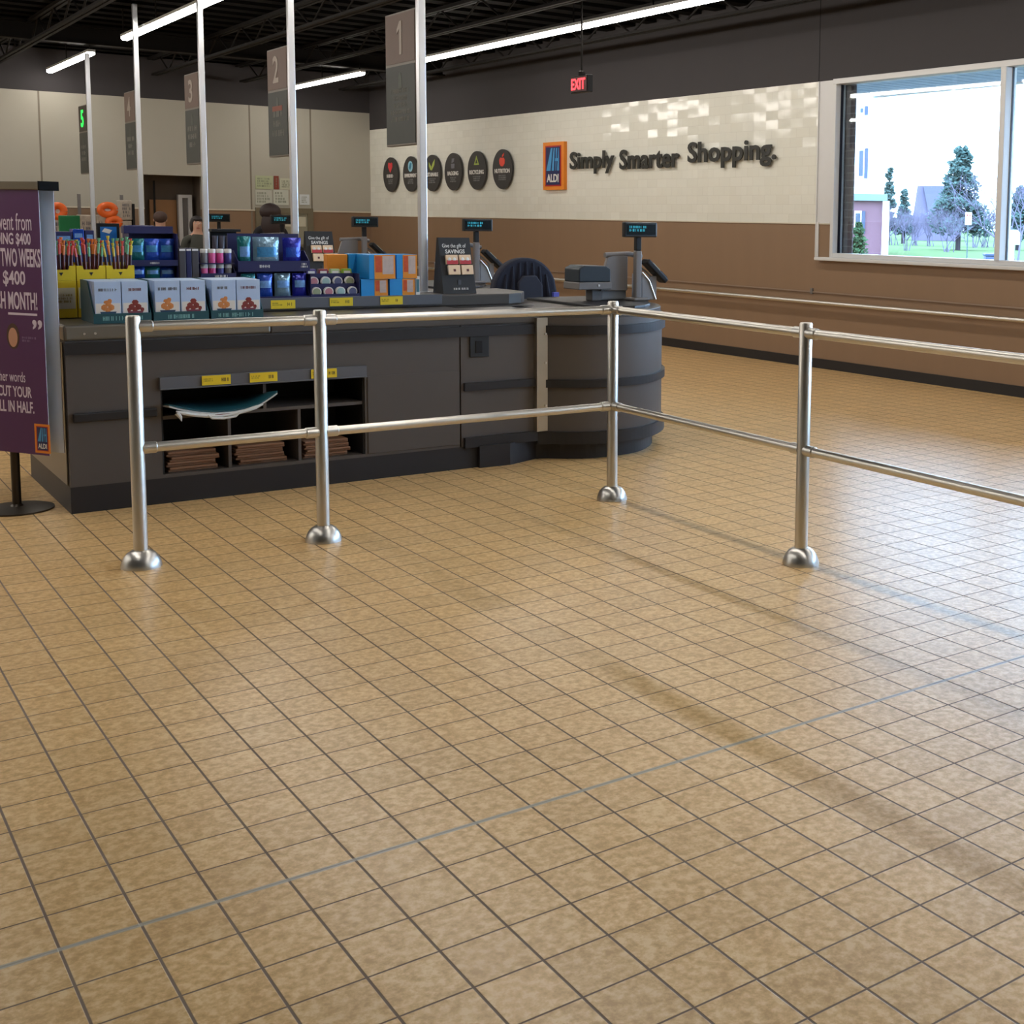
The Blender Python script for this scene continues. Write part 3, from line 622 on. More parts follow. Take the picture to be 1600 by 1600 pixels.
# monitor box left of the lane one register
b = thing('coin_dispenser', (4.1, 4.70, 0.953), 'dark blue-grey hooded box on a grey stand left of the lane one register', 'dispenser')
MB().plate([(3.985,1.085),(4.235,1.085),(4.235,1.175),(4.20,1.195),(4.03,1.20),(3.985,1.178)], 4.62, 4.82).build('hood', mat('blue_black_hood', (34,44,52), .4), b, bevel=0.008)
MB().box(3.98, 4.24, 4.615, 4.825, 1.035, 1.085).build('tray', greym, b, bevel=0.006)
MB().box(4.12, 4.20, 4.68, 4.76, 0.953, 1.035).build('stand', mat('mid_grey_stand', (104,102,102), .45), b, bevel=0.006)
MB().tube([(4.135,4.608,1.063),(4.135,4.615,1.063)], 0.008, 10).build('lock', steel, b)

# gift card stand
def giftstand():
    Y = 4.80; x0, x1 = 3.085, 3.315; z0, z1 = 1.018, 1.378
    o = thing('gift_card_stand', ((x0+x1)/2, Y, z0), 'x', 'card stand', 'black gift card stands')
    k = 0.22  # lean back
    b = MB(); b.add([(x0,Y,z0),(x1,Y,z0),(x1-.01,Y+.08,z1),(x0+.0,Y+.08,z1),(x0,Y+.16,z0),(x1,Y+.16,z0),(x1-.01,Y+.10,z1),(x0,Y+.10,z1)],
                    [(0,1,2,3),(4,7,6,5),(0,3,7,4),(1,5,6,2),(3,2,6,7),(0,4,5,1)])
    b.build('easel', mat('matt_black_card', (12,12,16), .5), o)
    up = Vector((0, .08, z1-z0)).normalized(); ux = Vector((1,0,0)); n = ux.cross(up)
    def at(u, v, d=0.0005): return Vector((x0+u*(x1-x0), Y, z0)) + up*(v*0.369) + n*d
    text('Give the gift of', at(.10,.80), ux, up, 0.165, 0.033, whitem, o, 'lettering', depth=0.001)
    text('SAVINGS', at(.18,.715), ux, up, 0.135, 0.027, whitem, o, 'lettering', depth=0.001, bold=0.02)
    text('ALDI gift cards' if False else 'available here', at(.22,.055), ux, up, 0.14, 0.016, whitem, o, 'lettering', depth=0.001) if False else marks(at(.22,.06), ux, up, 0.15, 0.018, 1, whitem, o, 'small_print', seed=4)
    q = at(.46,.16); T_ = Matrix.Translation(q)
    MB().box(q.x, q.x+.022, q.y-.002, q.y+.001, q.z, q.z+.03).build('crest', mat('dim_grey_crest', (70,70,76), .5), o)
    red = mat('card_red', (176,40,52), .4); cr = mat('card_cream', (226,196,160), .5)
    for (u, v, kind) in ((.14,.515,0), (.54,.515,0), (.18,.33,1), (.58,.33,1)):
        p = at(u, v, .012); c = MB(); w_, h_ = 0.082, 0.062
        T = Matrix(((1,0,0,p.x),(0,-n.y,up.y,p.y),(0,-n.z,up.z,p.z),(0,0,0,1)))
        c = MB(T); c.box(0, w_, -.01, .008, 0, h_); cd_ = c.build('card_stack', cr, o, bevel=.002)
        if kind == 0:
            MB(T).box(.002, w_-.002, -.0115, -.01, 0, h_*.42).build('red_band', red, cd_)
            c = MB(T)
            for i in range(2): c.lathe((.022+i*.035, -.012, .026), [(.010,-.002),(.012,0.006),(.006,.016),(.001,.018)], 10, 1, .15)
            c.build('figures', whitem, cd_)
        else: MB(T).box(.034, .05, -.0115, -.01, .02, .036).build('small_mark', mat('dark_red_mark', (90,40,40), .5), cd_)
    return o
gs = giftstand(); gs['label'] = 'black Give the gift of SAVINGS card stand right of the nearest pole'
dup(gs, (0, LY, 0), 'black Give the gift of SAVINGS card stand right of the second pole, partly hidden')

# cashier chair with jacket, behind the counter
ch = thing('cashier_chair', (3.85, 5.75, 0), 'navy draped cashier chair back rising behind the lane one counter', 'chair')
jk = mat('navy_fabric', (24,27,44), .85, 0, .2, 30, bump=.4, bscale=25)
b = MB(); b.tube([(3.86,5.75,0.06),(3.86,5.75,.62)], .03, 12); b.build('gas_column', black, ch)
for k in range(5):
    a_ = k*2*math.pi/5; b = MB(); b.tube([(3.86,5.75,.09),(3.86+.28*math.cos(a_),5.75+.28*math.sin(a_),.05)], .018, 8); b.tube([(3.86+.28*math.cos(a_),5.75+.28*math.sin(a_)-.012,.03),(3.86+.28*math.cos(a_),5.75+.28*math.sin(a_)+.012,.03)], .03, 12); b.build('leg', black, ch)
MB().box(3.63, 4.09, 5.56, 5.98, .62, .69).build('seat', jk, ch, bevel=.03)
def arch(x0, x1, y0, y1, z0, z1, n=20, p=2.2):
    cx = (x0+x1)/2; w = (x1-x0)/2; pts = []
    for i in range(n+1):
        t = -1 + 2*i/n; a_ = abs(t)**p; pts.append((cx+w*t*(1.0), z0+(z1-z0)*(max(0,1-a_))**0.5))
    return pts
Yc = 5.45
xl = ony(773, 462, Yc).x; xrr = ony(876, 470, Yc).x; zt_ = ony(822, 403, Yc).z
pts = [(xl-.02, .72)] + arch(xl, xrr, 0, 0, .93, zt_) + [(xrr+.02, .72)]
MB().plate(pts, Yc+.03, Yc+.12).build('backrest', jk, ch, bevel=.02)
b = MB(); 
for i in range(9):
    t = i/8; xx = xl+.03+(xrr-xl-.06)*t; zz = .93+(zt_-.93)*(max(0.02,1-abs(2*t-1)**2.2))**.5-.03
    b.tube([(xx, Yc+.035, .74), (xx+random.uniform(-.01,.01), Yc+.02, (zz+.74)/2), (xx*0.9+((xl+xrr)/2)*.1, Yc+.03, zz)], [.014,.02,.008], 8)
b.build('jacket_folds', jk, ch, smooth=True)
pts = [(xl+.20, .80), (xrr-.16, .80), (xrr-.15, zt_-.20), (xrr-.20, zt_-.13), (xl+.23, zt_-.13), (xl+.19, zt_-.18)]
MB().plate(pts, Yc-.004, Yc+.03).build('inner_panel', mat('slate_fabric', (48,50,62), .9), ch, bevel=.01)
p = ony(868, 464, Yc-.02); MB().box(p.x-.02, p.x+.025, Yc-.03, Yc, p.z-.02, p.z+.035).build('garment_tag', mat('blue_white_tag', (90,96,190), .5), ch)
b = MB(); b.tube([(3.86, 5.76, .655), (3.86, 5.56, .70), (3.86, 5.56, 1.0)], .02, 8); b.build('back_support', black, ch)

# ------------------------------------------------------------------ price tags
def ptag(x, y, z, w, h, lab, seed):
    o = thing('price_tag', (x, y, z), lab, 'price tag', 'yellow price tags on the lane one counter')
    MB().box(x, x+w, y-.003, y, z, z+h).build('card', yellow, o)
    marks((x+w*.68, y-.003, z+h*.3), (1,0,0), (0,0,1), w*.26, h*.42, 1, ink, o, 'price_digits', seed=seed, depth=.0006, fill=.9, align='l')
    marks((x+w*.06, y-.003, z+h*.35), (1,0,0), (0,0,1), w*.4, h*.4, 2, MATS.get('faded_tag_ink') or mat('faded_tag_ink', (150,128,30), .6), o, seed=seed+9, depth=.0005, align='l')
for i, (l, r, lab) in enumerate([(315, 360, 'yellow price tag over the teal bag, leftmost on the cubby rail'), (390, 433, 'yellow price tag in the middle of the cubby rail'), (486, 526, 'yellow price tag on the cubby rail behind the second railing post')]):
    xx0 = ony(l, 586, 4.128).x; xx1 = ony(r, 582, 4.128).x; ptag(xx0, 4.1275, .612, xx1-xx0, .05, lab, i)
for i, (l, r, lab) in enumerate([(423, 461, 'yellow price tag on the upper ledge under the blue pouches'), (515, 551, 'yellow price tag on the upper ledge under the tins'), (594, 629, 'yellow price tag on the upper ledge under the orange and blue boxes')]):
    xx0 = ony(l, 470, 4.684).x; xx1 = ony(r, 470, 4.684).x; ptag(xx0, 4.6835, .968 if i else .962, xx1-xx0, .05, lab, 30+i)

# ------------------------------------------------------------------ things in the cubbies
kraft = mat('brown_kraft_paper', (136,98,72), .8, 0, .15, 30)
bt = 0
for (x0, x1, n, wh) in ((1.25, 1.50, 4, 'left'), (1.60, 1.86, 4, 'middle'), (1.965, 2.22, 4, 'right')):
    z = .153
    for k in range(n):
        bt += 1; h = .027 if wh != 'right' else .024; jx = random.uniform(-.012,.012); jy = random.uniform(0,.02)
        pos = ['at the bottom', 'second from bottom', 'third from bottom', 'on top'][k]
        o = thing('paper_bag', ((x0+x1)/2, 4.35, z), 'folded brown paper bag bundle %s in the %s lower cubby' % (pos, wh), 'paper bag', 'folded paper bags in the cubbies')
        b = MB(); b.box(x0+jx, x1+jx, 4.20+jy, 4.52, z, z+h*.45); b.build('lower_fold', kraft, o, bevel=.003)
        b = MB(); b.box(x0+jx+.006, x1+jx-.004, 4.19+jy, 4.52, z+h*.5, z+h*.95); b.build('upper_fold', kraft, o, bevel=.003)
        z += h
# teal reusable bag drooping out of the top left cubby
def bagrip():
    o = thing('reusable_bag', (1.5, 4.2, .46), 'teal and white plastic reusable bag stack drooping out of the upper left cubby', 'shopping bag')
    teal = mat('teal_plastic_film', (34,84,98), .3, 0, .2, 12); wh = mat('white_plastic_film', (206,208,206), .35, 0, .06)
    nx, ny = 24, 10; vs = []; fs = []
    xa, xb = 1.235, 1.735
    def P(i, j, dz):
        u = i/nx; v = j/ny; y = 4.085 + v*.38
        sag = .055*(2*u-1)**2 * (1-v)**1 ; droop = -.012*(1-v)**2
        x = xa+(xb-xa)*u + (.05*u*(1-v)**4)
        return (x, y, .470 + sag + droop + (.03*(u>.8)*(u-.8)*5*(1-v)) + dz)
    for dz, mm, nm_ in ((.012, teal, 'teal_film'), (0.002, wh, 'white_film')):
        b = MB(); vv = [P(i,j,dz) for j in range(ny+1) for i in range(nx+1)] + [P(i,j,dz+.008) for j in range(ny+1) for i in range(nx+1)]
        n = (nx+1)*(ny+1); ff = []
        for j in range(ny):
            for i in range(nx):
                a = j*(nx+1)+i; ff += [(a,a+nx+1,a+nx+2,a+1), (n+a,n+a+1,n+a+nx+2,n+a+nx+1)]
        for i in range(nx): ff += [(i,i+1,n+i+1,n+i), (ny*(nx+1)+i, n+ny*(nx+1)+i, n+ny*(nx+1)+i+1, ny*(nx+1)+i+1)]
        for j in range(ny): ff += [(j*(nx+1),n+j*(nx+1),n+(j+1)*(nx+1),(j+1)*(nx+1)), (j*(nx+1)+nx,(j+1)*(nx+1)+nx,n+(j+1)*(nx+1)+nx,n+j*(nx+1)+nx)]
        b.add(vv, ff); b.build(nm_, mm, o, smooth=True)
    b = MB(); pts = [(xa+.03+.44*t, 4.078, .470+.05*(2*(.06+.9*t)-1)**2-.016) for t in [i/12 for i in range(13)]]
    b.tube(pts, [.004]+[.010]*11+[.004], 8); b.build('white_edge', wh, o, smooth=True)
    b = MB(); b.tube([(1.42,4.072,.462),(1.44,4.070,.444),(1.50,4.069,.438),(1.56,4.070,.445),(1.58,4.072,.463)], .006, 8); b.build('handle', wh, o, smooth=True)
    MB().box(1.455, 1.55, 4.070, 4.076, .452, .462).build('red_print', mat('red_brown_print', (110,40,44), .5), o)
    b = MB(); b.tube([(1.27,4.08,.484),(1.285,4.075,.46),(1.29,4.075,.44)], [.014,.009,.002], 8); b.build('corner_drip', wh, o, smooth=True)
bagrip()

# ------------------------------------------------------------------ packaged goods on lane one
def box_thing(name, x0, x1, y0, y1, z0, z1, m, lab, cat, group=None, bevel=.002):
    o = MB().box(x0, x1, y0, y1, z0, z1).build(name, m, None, bevel=bevel); return tag(o, lab, cat, group)
def pouch(x, y, z, w, h, d, colm, colt, lab, group, seed=0, name='pouch', lean=0.0):
    """pillow pouch with crimped top and printed flash"""
    o = thing(name, (x, y, z), lab, 'pouch', group); rnd = random.Random(seed)
    nx, nz = 8, 10; F = []; B = []
    for j in range(nz+1):
        for i in range(nx+1):
            u = i/nx*2-1; v = j/nz; th = d/2*(max(0,1-u*u))**.5*(max(0,math.sin(math.pi*min(1,v*1.02))))**.45 + .0015
            wr = rnd.uniform(-.002,.002)*(th/d*2); xx = x + u*w/2*(1-.03*math.sin(math.pi*v)); zz = z+v*h; yy = y + lean*v*h
            F.append((xx, yy-th+wr, zz)); B.append((xx, yy+th, zz))
    n = len(F); fs = []
    for j in range(nz):
        for i in range(nx):
            a = j*(nx+1)+i; fs += [(a,a+1,a+nx+2,a+nx+1), (n+a,n+a+nx+1,n+a+nx+2,n+a+1)]
    for i in range(nx): fs += [(i,n+i,n+i+1,i+1), (nz*(nx+1)+i,nz*(nx+1)+i+1,n+nz*(nx+1)+i+1,n+nz*(nx+1)+i)]
    for j in range(nz): fs += [(j*(nx+1),(j+1)*(nx+1),n+(j+1)*(nx+1),n+j*(nx+1)), (j*(nx+1)+nx,n+j*(nx+1)+nx,n+(j+1)*(nx+1)+nx,(j+1)*(nx+1)+nx)]
    b = MB(); b.add(F+B, fs)
    b.mi = [1 if (k//2 < nz*nx and (k//2)//nx in range(int(nz*.45), int(nz*.7)) and 1 <= (k//2)%nx < nx-1 and k % 2 == 0) else 0 for k in range(len(b.f))]
    b.build('film', [colm, colt], o, smooth=True)
    MB().box(x-w/2, x+w/2, y+lean*h-.002, y+lean*h+.002, z+h-.012, z+h).build('crimp', colm, o)
    return o
def carton(x0, x1, y0, y1, z0, z1, lip, m, lab, group=None, back=True, side=None):
    o = thing('display_carton', ((x0+x1)/2, y0, z0), lab, 'display carton', group); t = .004
    sd = side if side else z1
    b = MB(); b.box(x0, x1, y0, y1, z0, z0+t); b.build('bottom', m, o)
    b = MB(); b.box(x0, x1, y0, y0+t, z0+t, z0+lip); b.build('front_lip', m, o)
    b = MB(); b.box(x0, x1, y1-t, y1, z0+t, z1); b.build('back', m, o)
    for xx in (x0, x1-t):
        b = MB(); b.T = Matrix(((0,1,0,0),(1,0,0,0),(0,0,1,0),(0,0,0,1)))
        b.plate([(y0+t, z0+t), (y1-t, z0+t), (y1-t, sd), (y0+(y1-y0)*.45, sd), (y0+t, z0+lip)], xx, xx+t); b.build('side', m, o)
    return o
foilb = mat('blue_foil', (34,72,168), .22, .3, .35, 18, bump=.5, bscale=30); foilt = mat('teal_foil', (30,104,110), .22, .3, .4, 18, bump=.5, bscale=30)
foils = mat('silver_blue_foil', (120,150,170), .2, .4, .35, 18, bump=.5, bscale=30); foild = mat('deep_blue_foil', (34,40,150), .22, .3, .3, 18, bump=.5, bscale=30)
foilp = mat('pale_flash', (104,146,196), .3, .2, .5, 60); foilc = mat('cyan_flash', (56,124,170), .3, .2, .5, 60)

# teal trays of snack boxes at the front edge of the steel end
skyb = mat('pale_blue_snack_box', (168,190,220), .4, 0, .1, 8); tealc = mat('dark_teal_card', (22,72,80), .5)
snackc = [mat('golden_snack_print', (190,120,62), .5, 0, .3, 90), mat('dark_berry_snack_print', (120,40,34), .5, 0, .4, 90)]
bowl = [mat('navy_bowl_print', (30,60,90), .5), mat('plum_bowl_print', (120,50,70), .5)]
for t in range(3):
    xa = .925 + t*.282; xb = xa + .258; y0 = 4.19; pos = ['leftmost', 'middle', 'rightmost'][t]
    o = carton(xa-.006, xb+.006, y0, y0+.30, .949, 1.16, .05, tealc, 'teal display tray of light blue snack boxes, %s of three at the counter front' % pos, 'teal snack trays')
    text('appetit' if False else 'snacks', (0,0,0), (1,0,0), (0,0,1), .01, .01, whitem, o) if False else marks((xa+.03, y0-.0002, .960), (1,0,0), (0,0,1), .19, .028, 1, mat('mint_print', (120,170,168), .5), o, 'tray_print', seed=t)
    for r in range(5):
        for k in range(2):
            bx0 = xa + .003 + k*.127; by = y0 + .010 + r*.055
            lab = 'light blue snack box, %s picture, %s row of the %s teal tray' % (['golden', 'dark berry'][k], ['front', 'second', 'third', 'fourth', 'back'][r], pos)
            s = thing('snack_box', (bx0, by, .953), lab, 'snack box', 'light blue snack boxes')
            MB().box(bx0, bx0+.122, by, by+.05, .954, 1.160).build('carton', skyb, s, bevel=.0015)
            if r == 0:
                cxx = bx0+.061
                b = MB()
                for (ox, oz, rr) in ((-.018,.075,.017), (.014,.075,.017), (0,.095,.016), (-.002,.062,.015), (-.03,.062,.013) if k else (.008,.108,.010), (.032,.062,.013) if k else (-.01,.1,.01)):
                    b.lathe((cxx+ox, by-.0005, .954+oz), [(rr*.5,-rr),(rr,-rr*.4),(rr,rr*.4),(rr*.5,rr)], 10, 1, .08)
                b.build('food_picture', snackc[k], s)
                MB().plate([(cxx-.038, 1.008), (cxx-.026, .98), (cxx+.026, .98), (cxx+.038, 1.008)], by-.003, by-.001).build('bowl_picture', bowl[k], s)
                marks((cxx-.045, by-.0005, 1.108), (1,0,0), (0,0,1), .09, .02, 1, mat('red_grey_print', (120,70,80), .5) if k else mat('grey_print', (90,90,100), .5), s, 'brand_print', seed=t*2+k)
                MB().box(bx0+.004, bx0+.118, by-.0012, by-.0002, 1.0, 1.05).build('snow_band', mat('cream_snow_print', (214,208,200), .5), s)

# yellow stick cartons with meat sticks
meat = [mat('dark_brown_stick', (70,34,26), .35), mat('red_brown_stick', (96,40,30), .35), mat('purple_brown_stick', (60,28,36), .35)]
tips = [mat('coral_wrapper_tip', (206,74,58), .4), mat('mint_wrapper_tip', (110,176,130), .4), mat('yellow_wrapper_tip', (206,184,52), .4), mat('orange_wrapper_tip', (214,120,50), .4)]
Yy = 4.60
for t in range(4):
    x0 = .70 + t*.1425 if False else .7835 + (t-0)*.1425; x0 = .783 + t*.1425
    if t == 3: break
    x1 = x0 + .138; pos = ['left', 'middle', 'right'][t]
    lo = thing('yellow_carton', (x0, Yy, .952), 'yellow and white closed carton under the %s box of meat sticks' % pos, 'carton', 'closed yellow cartons')
    MB().box(x0, x1, Yy, Yy+.28, .952, 1.148).build('carton_body', yellow, lo, bevel=.002)
    MB().box(x0+.006, x1-.006, Yy-.0015, Yy, 1.00, 1.11).build('label_panel', mat('cream_label', (206,202,170), .5), lo)
    marks((x0+.02, Yy-.002, 1.03), (1,0,0), (0,0,1), .1, .05, 3, MATS['faded_tag_ink'], lo, seed=t)
    c = thing('stick_carton', (x0, Yy, 1.149), 'open yellow carton of meat sticks, %s of the row beside the banner' % pos, 'display carton', 'yellow cartons of meat sticks')
    b = MB(); b.plate([(x0,1.149),(x1,1.149),(x1,1.225),(x1-.028,1.225),(x1-.034,1.205),(x0+.034,1.205),(x0+.028,1.225),(x0,1.225)], Yy, Yy+.004); b.build('front', yellow, c)
    MB().box(x0, x1, Yy+.004, Yy+.10, 1.149, 1.153).box(x0, x0+.004, Yy+.004, Yy+.10, 1.153, 1.225).box(x1-.004, x1, Yy+.004, Yy+.10, 1.153, 1.225).box(x0, x1, Yy+.096, Yy+.10, 1.153, 1.24).build('tray', yellow, c)
    MB().plate([((x0+x1)/2-.010,1.19),((x0+x1)/2+.010,1.19),((x0+x1)/2,1.172)], Yy-.0015, Yy).build('front_mark', ink, c)
    for r in range(2):
        for k in range(7):
            xx = x0+.016+k*(x1-x0-.032)/6; yy = Yy+.026+r*.035; h = random.uniform(.185,.215)+r*.012; lx = (xx-(x0+x1)/2)*.28+random.uniform(-.006,.006)
            s = thing('meat_stick', (xx, yy, 1.155), 'brown meat stick with a bright wrapper tip in the %s yellow carton' % pos, 'meat stick', 'meat sticks in the %s carton' % pos)
            b = MB(); b.tube([(xx,yy,1.155),(xx+lx*.6,yy+.004,1.155+h*.62)], .0058, 8); b.build('stick', random.choice(meat), s, smooth=True)
            tp = random.choice(tips[:2]+[tips[3]] if t == 0 else tips)
            b = MB(); b.tube([(xx+lx*.6,yy+.004,1.155+h*.62),(xx+lx,yy+.006,1.155+h*.86),(xx+lx*1.05,yy+.006,1.155+h*.88),(xx+lx*1.25,yy+.007,1.155+h)], [.006,.0075,.003,.009], 8); b.build('wrapper_tip', tp, s, smooth=True)

# goods standing on the raised ledge (top z = 1.018)
ZL = 1.019; Yf = 4.735
def X(px, Y=Yf, py=440): return ony(px, py, Y).x
def Z(px, py, Y=Yf): return ony(px, py, Y).z
# navy rack of mint pouches behind the teal trays
xa, xb = X(206), X(280); zt1 = Z(250, 354)
rk = thing('mint_rack', ((xa+xb)/2, Yf, ZL), 'navy two-tier card rack of blue packets behind the teal trays', 'display rack')
MB().box(xa, xb, Yf+.16, Yf+.164, ZL, zt1-.025).build('back', navy, rk)
MB().box(xa-.01, xb+.0, Yf+.10, Yf+.16, zt1-.04, zt1).build('header', navy, rk)
for zz in (1.135, 1.235):
    MB().box(xa, xb, Yf+.02, Yf+.16, zz, zz+.004).build('tier', navy, rk)
    MB().box(xa, xb, Yf+.016, Yf+.02, zz-(.02 if zz > 1.2 else 0), zz+.012).build('tier_lip', navy, rk)
MB().box(xa-.004, xa, Yf+.02, Yf+.164, ZL, zt1-.04).build('side', navy, rk); MB().box(xb, xb+.004, Yf+.02, Yf+.164, ZL, zt1-.04).build('side', navy, rk)
marks((xa+.09, Yf+.0155, 1.224), (1,0,0), (0,0,1), .07, .014, 1, whitem, rk, 'lettering', seed=8)
for r, zz in enumerate((1.140, 1.240)):
    for k in range(3):
        xx = xa + .045 + k*(xb-xa-.09)/2
        pouch(xx, Yf+.07, zz, .08, .070 if r == 0 else .125, .03, [foilb, foilt, foilb][(k+r)%3], foilp if r == 0 else foilc, '%s packet on the %s tier of the navy rack' % (['left', 'middle', 'right'][k], ['lower', 'upper'][r]), 'packets in the navy rack', seed=k+r*3)
# grey and navy upright boxes
g1 = X(283); g2 = X(306); wdt = (g2-g1)
for i, (mm, w_, lab) in enumerate([(mat('charcoal_card', (66,62,66), .5), .036, 'charcoal upright packet right of the navy rack'), (navy, .028, 'navy upright packet between two charcoal ones'), (mat('charcoal_card', (66,62,66), .5), .036, 'charcoal upright packet left of the white lidded tubs')]):
    xx = xb + .006 + sum([.036, .028, .036][:i]) + i*.002
    o = thing('upright_packet', (xx, Yf, ZL), lab, 'packet', 'upright packets by the tubs')
    MB().box(xx, xx+w_, Yf+.01, Yf+.07, ZL, Z(290, 388)).build('packet_body', mm, o, bevel=.003)
    MB().box(xx+.002, xx+w_-.002, Yf+.008, Yf+.01, Z(290,388)-.014, Z(290,388)-.004).build('white_cap_print', whitem, o)
# tubs with white lids in a navy tray
ta = xb + .118; tb = X(369)
TB = 1.135
bx_ = MB().box(ta, tb, Yf+.002, Yf+.13, ZL, TB-.002).build('base_carton', navy, None, bevel=.002); tag(bx_, 'plain navy carton under the tray of white lidded tubs', 'carton')
tc_ = carton(ta, tb, Yf+.0, Yf+.13, TB, TB+.16, .036, navy, 'navy tray holding two rows of white lidded gum tubs', None, side=TB+.08); 
marks((ta+.06, Yf-.0002, TB+.01), (1,0,0), (0,0,1), .10, .018, 1, whitem, tc_, 'lettering', seed=3)
def tub(x, y, z, r, h, m, lab):
    o = thing('gum_tub', (x, y, z), lab, 'tub', 'white lidded gum tubs')
    b = MB(); b.lathe((x,y,z), [(r*.92,0),(r,.006),(r,h*.7),(r*.94,h*.72)], 20); b.build('jar', m, o, smooth=True)
    b = MB(); b.lathe((x,y,z), [(r*1.04,h*.72),(r*1.06,h*.74),(r*1.06,h*.95),(r*.98,h)], 20); b.build('lid', whitem, o, smooth=True)
n = 4; stp = (tb-ta-.016)/n; cl = [mat('grey_tub', (110,106,110), .4), mat('pink_tub', (214,90,150), .4), mat('magenta_tub', (200,60,130), .4), mat('violet_tub', (60,56,130), .4)]
z2 = TB + .092
MB().box(ta+.005, tb-.005, Yf+.005, Yf+.125, z2-.004, z2).build('tub_shelf', navy, tc_)
for r in range(2):
    for k in range(n):
        tub(ta+.008+stp*(k+.5), Yf+.045, TB+.006 if r == 0 else z2+.001, stp*.44, .080, cl[(k+ (0 if r else 1))%4], '%s tub in the %s row, tub %s of the navy tray' % (['grey','pink','magenta','violet'][(k+(0 if r else 1))%4], ['lower','upper'][r], ['at left end','second from left','third from left','at right end'][k]))
# large mint pouches in two stacked navy cartons
ca, cb = X(377)+.0, X(484)
c1 = carton(ca, cb, Yf, Yf+.20, ZL, ZL+.155, .012, navy, 'navy carton of small blue pouches on the ledge above the first price tag', 'navy pouch cartons')
zc = ZL + .158
c2 = carton(X(373), cb+.004, Yf+.004, Yf+.20, zc, Z(440, 366), .062, navy, 'navy carton of large teal and blue pouches stacked on the small pouches', 'navy pouch cartons', side=zc+.12)
marks((ca+.10, Yf+.0035, zc+.02), (1,0,0), (0,0,1), .07, .022, 1, whitem, c2, 'lettering', seed=12); marks((cb-.05, Yf+.0035, zc+.02), (1,0,0), (0,0,1), .04, .03, 2, whitem, c2, 'small_print', seed=13)
for k, (l, r, mm, tt, lab) in enumerate([(379, 402, foilt, foilp, 'teal small pouch, leftmost in the lower navy carton'), (404, 429, foilb, foilp, 'blue small pouch second in the lower navy carton'), (431, 457, foils, foilp, 'silvery small pouch third in the lower navy carton'), (459, 482, foild, foilp, 'deep blue small pouch at the right end of the lower navy carton')]):
    x0, x1 = X(l), X(r); pouch((x0+x1)/2, Yf+.035, ZL+.006, x1-x0-.004, .140, .035, mm, tt, lab, 'small mint pouches', seed=k+40)
for k, (l, r, t, mm, tt, lab) in enumerate([(376, 399, 369, foilt, foilp, 'large green teal pouch, leftmost in the upper navy carton'), (400, 443, 370, foils, foilc, 'large silvery blue pouch in the middle of the upper navy carton'), (447, 477, 371, foild, foilb, 'large deep blue pouch at the right of the upper navy carton')]):
    x0, x1 = X(l), X(r); pouch((x0+x1)/2, Yf+.06, zc+.006, x1-x0-.006, Z(420, t)-zc-.008, .045, mm, tt, lab, 'large mint pouches', seed=k+50)
# navy mint tin display, three tiers
ma, mb_ = X(486), X(561)
md = thing('tin_display', ((ma+mb_)/2, Yf, ZL), 'navy three-tier display of small round and square tins', 'display rack')
tiers = [ZL, ZL+.060, ZL+.120]
for i, z in enumerate(tiers):
    yy = Yf + i*.045
    MB().box(ma, mb_, yy, yy+.045 if i < 2 else yy+.09, z, z+.003).build('tier', navy, md)
    MB().box(ma, mb_, yy-.003, yy, z-.0 if i == 0 else z-.016, z+.02).build('tier_lip', navy, md)
MB().box(ma-.004, ma, Yf, Yf+.18, ZL, ZL+.14).build('side', navy, md); MB().box(mb_, mb_+.004, Yf, Yf+.18, ZL, ZL+.14).build('side', navy, md); MB().box(ma, mb_, Yf+.18, Yf+.184, ZL, ZL+.15).build('back', navy, md)
marks((ma+.01, Yf+.041, ZL+.042), (1,0,0), (0,0,1), .05, .010, 1, whitem, md, 'lettering', seed=1); marks((ma+.01, Yf+.086, ZL+.100), (1,0,0), (0,0,1), .05, .010, 1, whitem, md, 'lettering', seed=2)
tinc = [mat('sage_tin', (150,160,130), .3, .3), mat('rose_tin', (190,130,140), .3, .3), mat('mint_tin', (160,190,190), .3, .3), mat('slate_tin', (90,96,130), .3, .3)]
st = (mb_-ma)/4
for i in range(2):
    for k in range(4):
        xx = ma+st*(k+.5); yy = Yf+.018+i*.045; zz = tiers[i]+.0035; R = .029
        o = thing('mint_tin', (xx, yy, zz), '%s round tin, %s of the %s tier of the tin display' % (['sage','rose','mint','slate'][(k+i)%4], ['leftmost','second','third','rightmost'][k], ['bottom','middle'][i]), 'tin', 'round mint tins')
        MB(Matrix.Translation((xx, 0, zz+R))).plate([(R*math.cos(a_*math.pi/12), R*math.sin(a_*math.pi/12)) for a_ in range(24)], yy-.008, yy+.012).build('rim', whitem, o)
        MB(Matrix.Translation((xx, 0, zz+R))).plate([(R*.78*math.cos(a_*math.pi/12), R*.78*math.sin(a_*math.pi/12)) for a_ in range(24)], yy-.0105, yy-.008).build('face', tinc[(k+i)%4], o)
for k, (mm, lab) in enumerate([(mat('violet_pack', (64,50,120), .4), 'violet'), (mat('wine_pack', (130,40,60), .4), 'wine red'), (mat('pale_green_pack', (170,196,140), .4), 'pale green'), (mat('lime_pack', (140,176,50), .4), 'lime green')]):
    xx = ma + st*k + .003; o = thing('gum_pack', (xx, Yf+.1, tiers[2]), '%s gum pack on the top tier of the tin display' % lab, 'gum pack', 'gum packs on the tin display')
    MB().plate([(xx,tiers[2]+.0035),(xx+st-.006,tiers[2]+.0035),(xx+st-.014,tiers[2]+.046),(xx+.008,tiers[2]+.046)], Yf+.096, Yf+.13).build('pack_body', mm, o, bevel=.002)
    MB().box(xx+.014, xx+st-.02, Yf+.0945, Yf+.096, tiers[2]+.014, tiers[2]+.034).build('label', whitem, o)
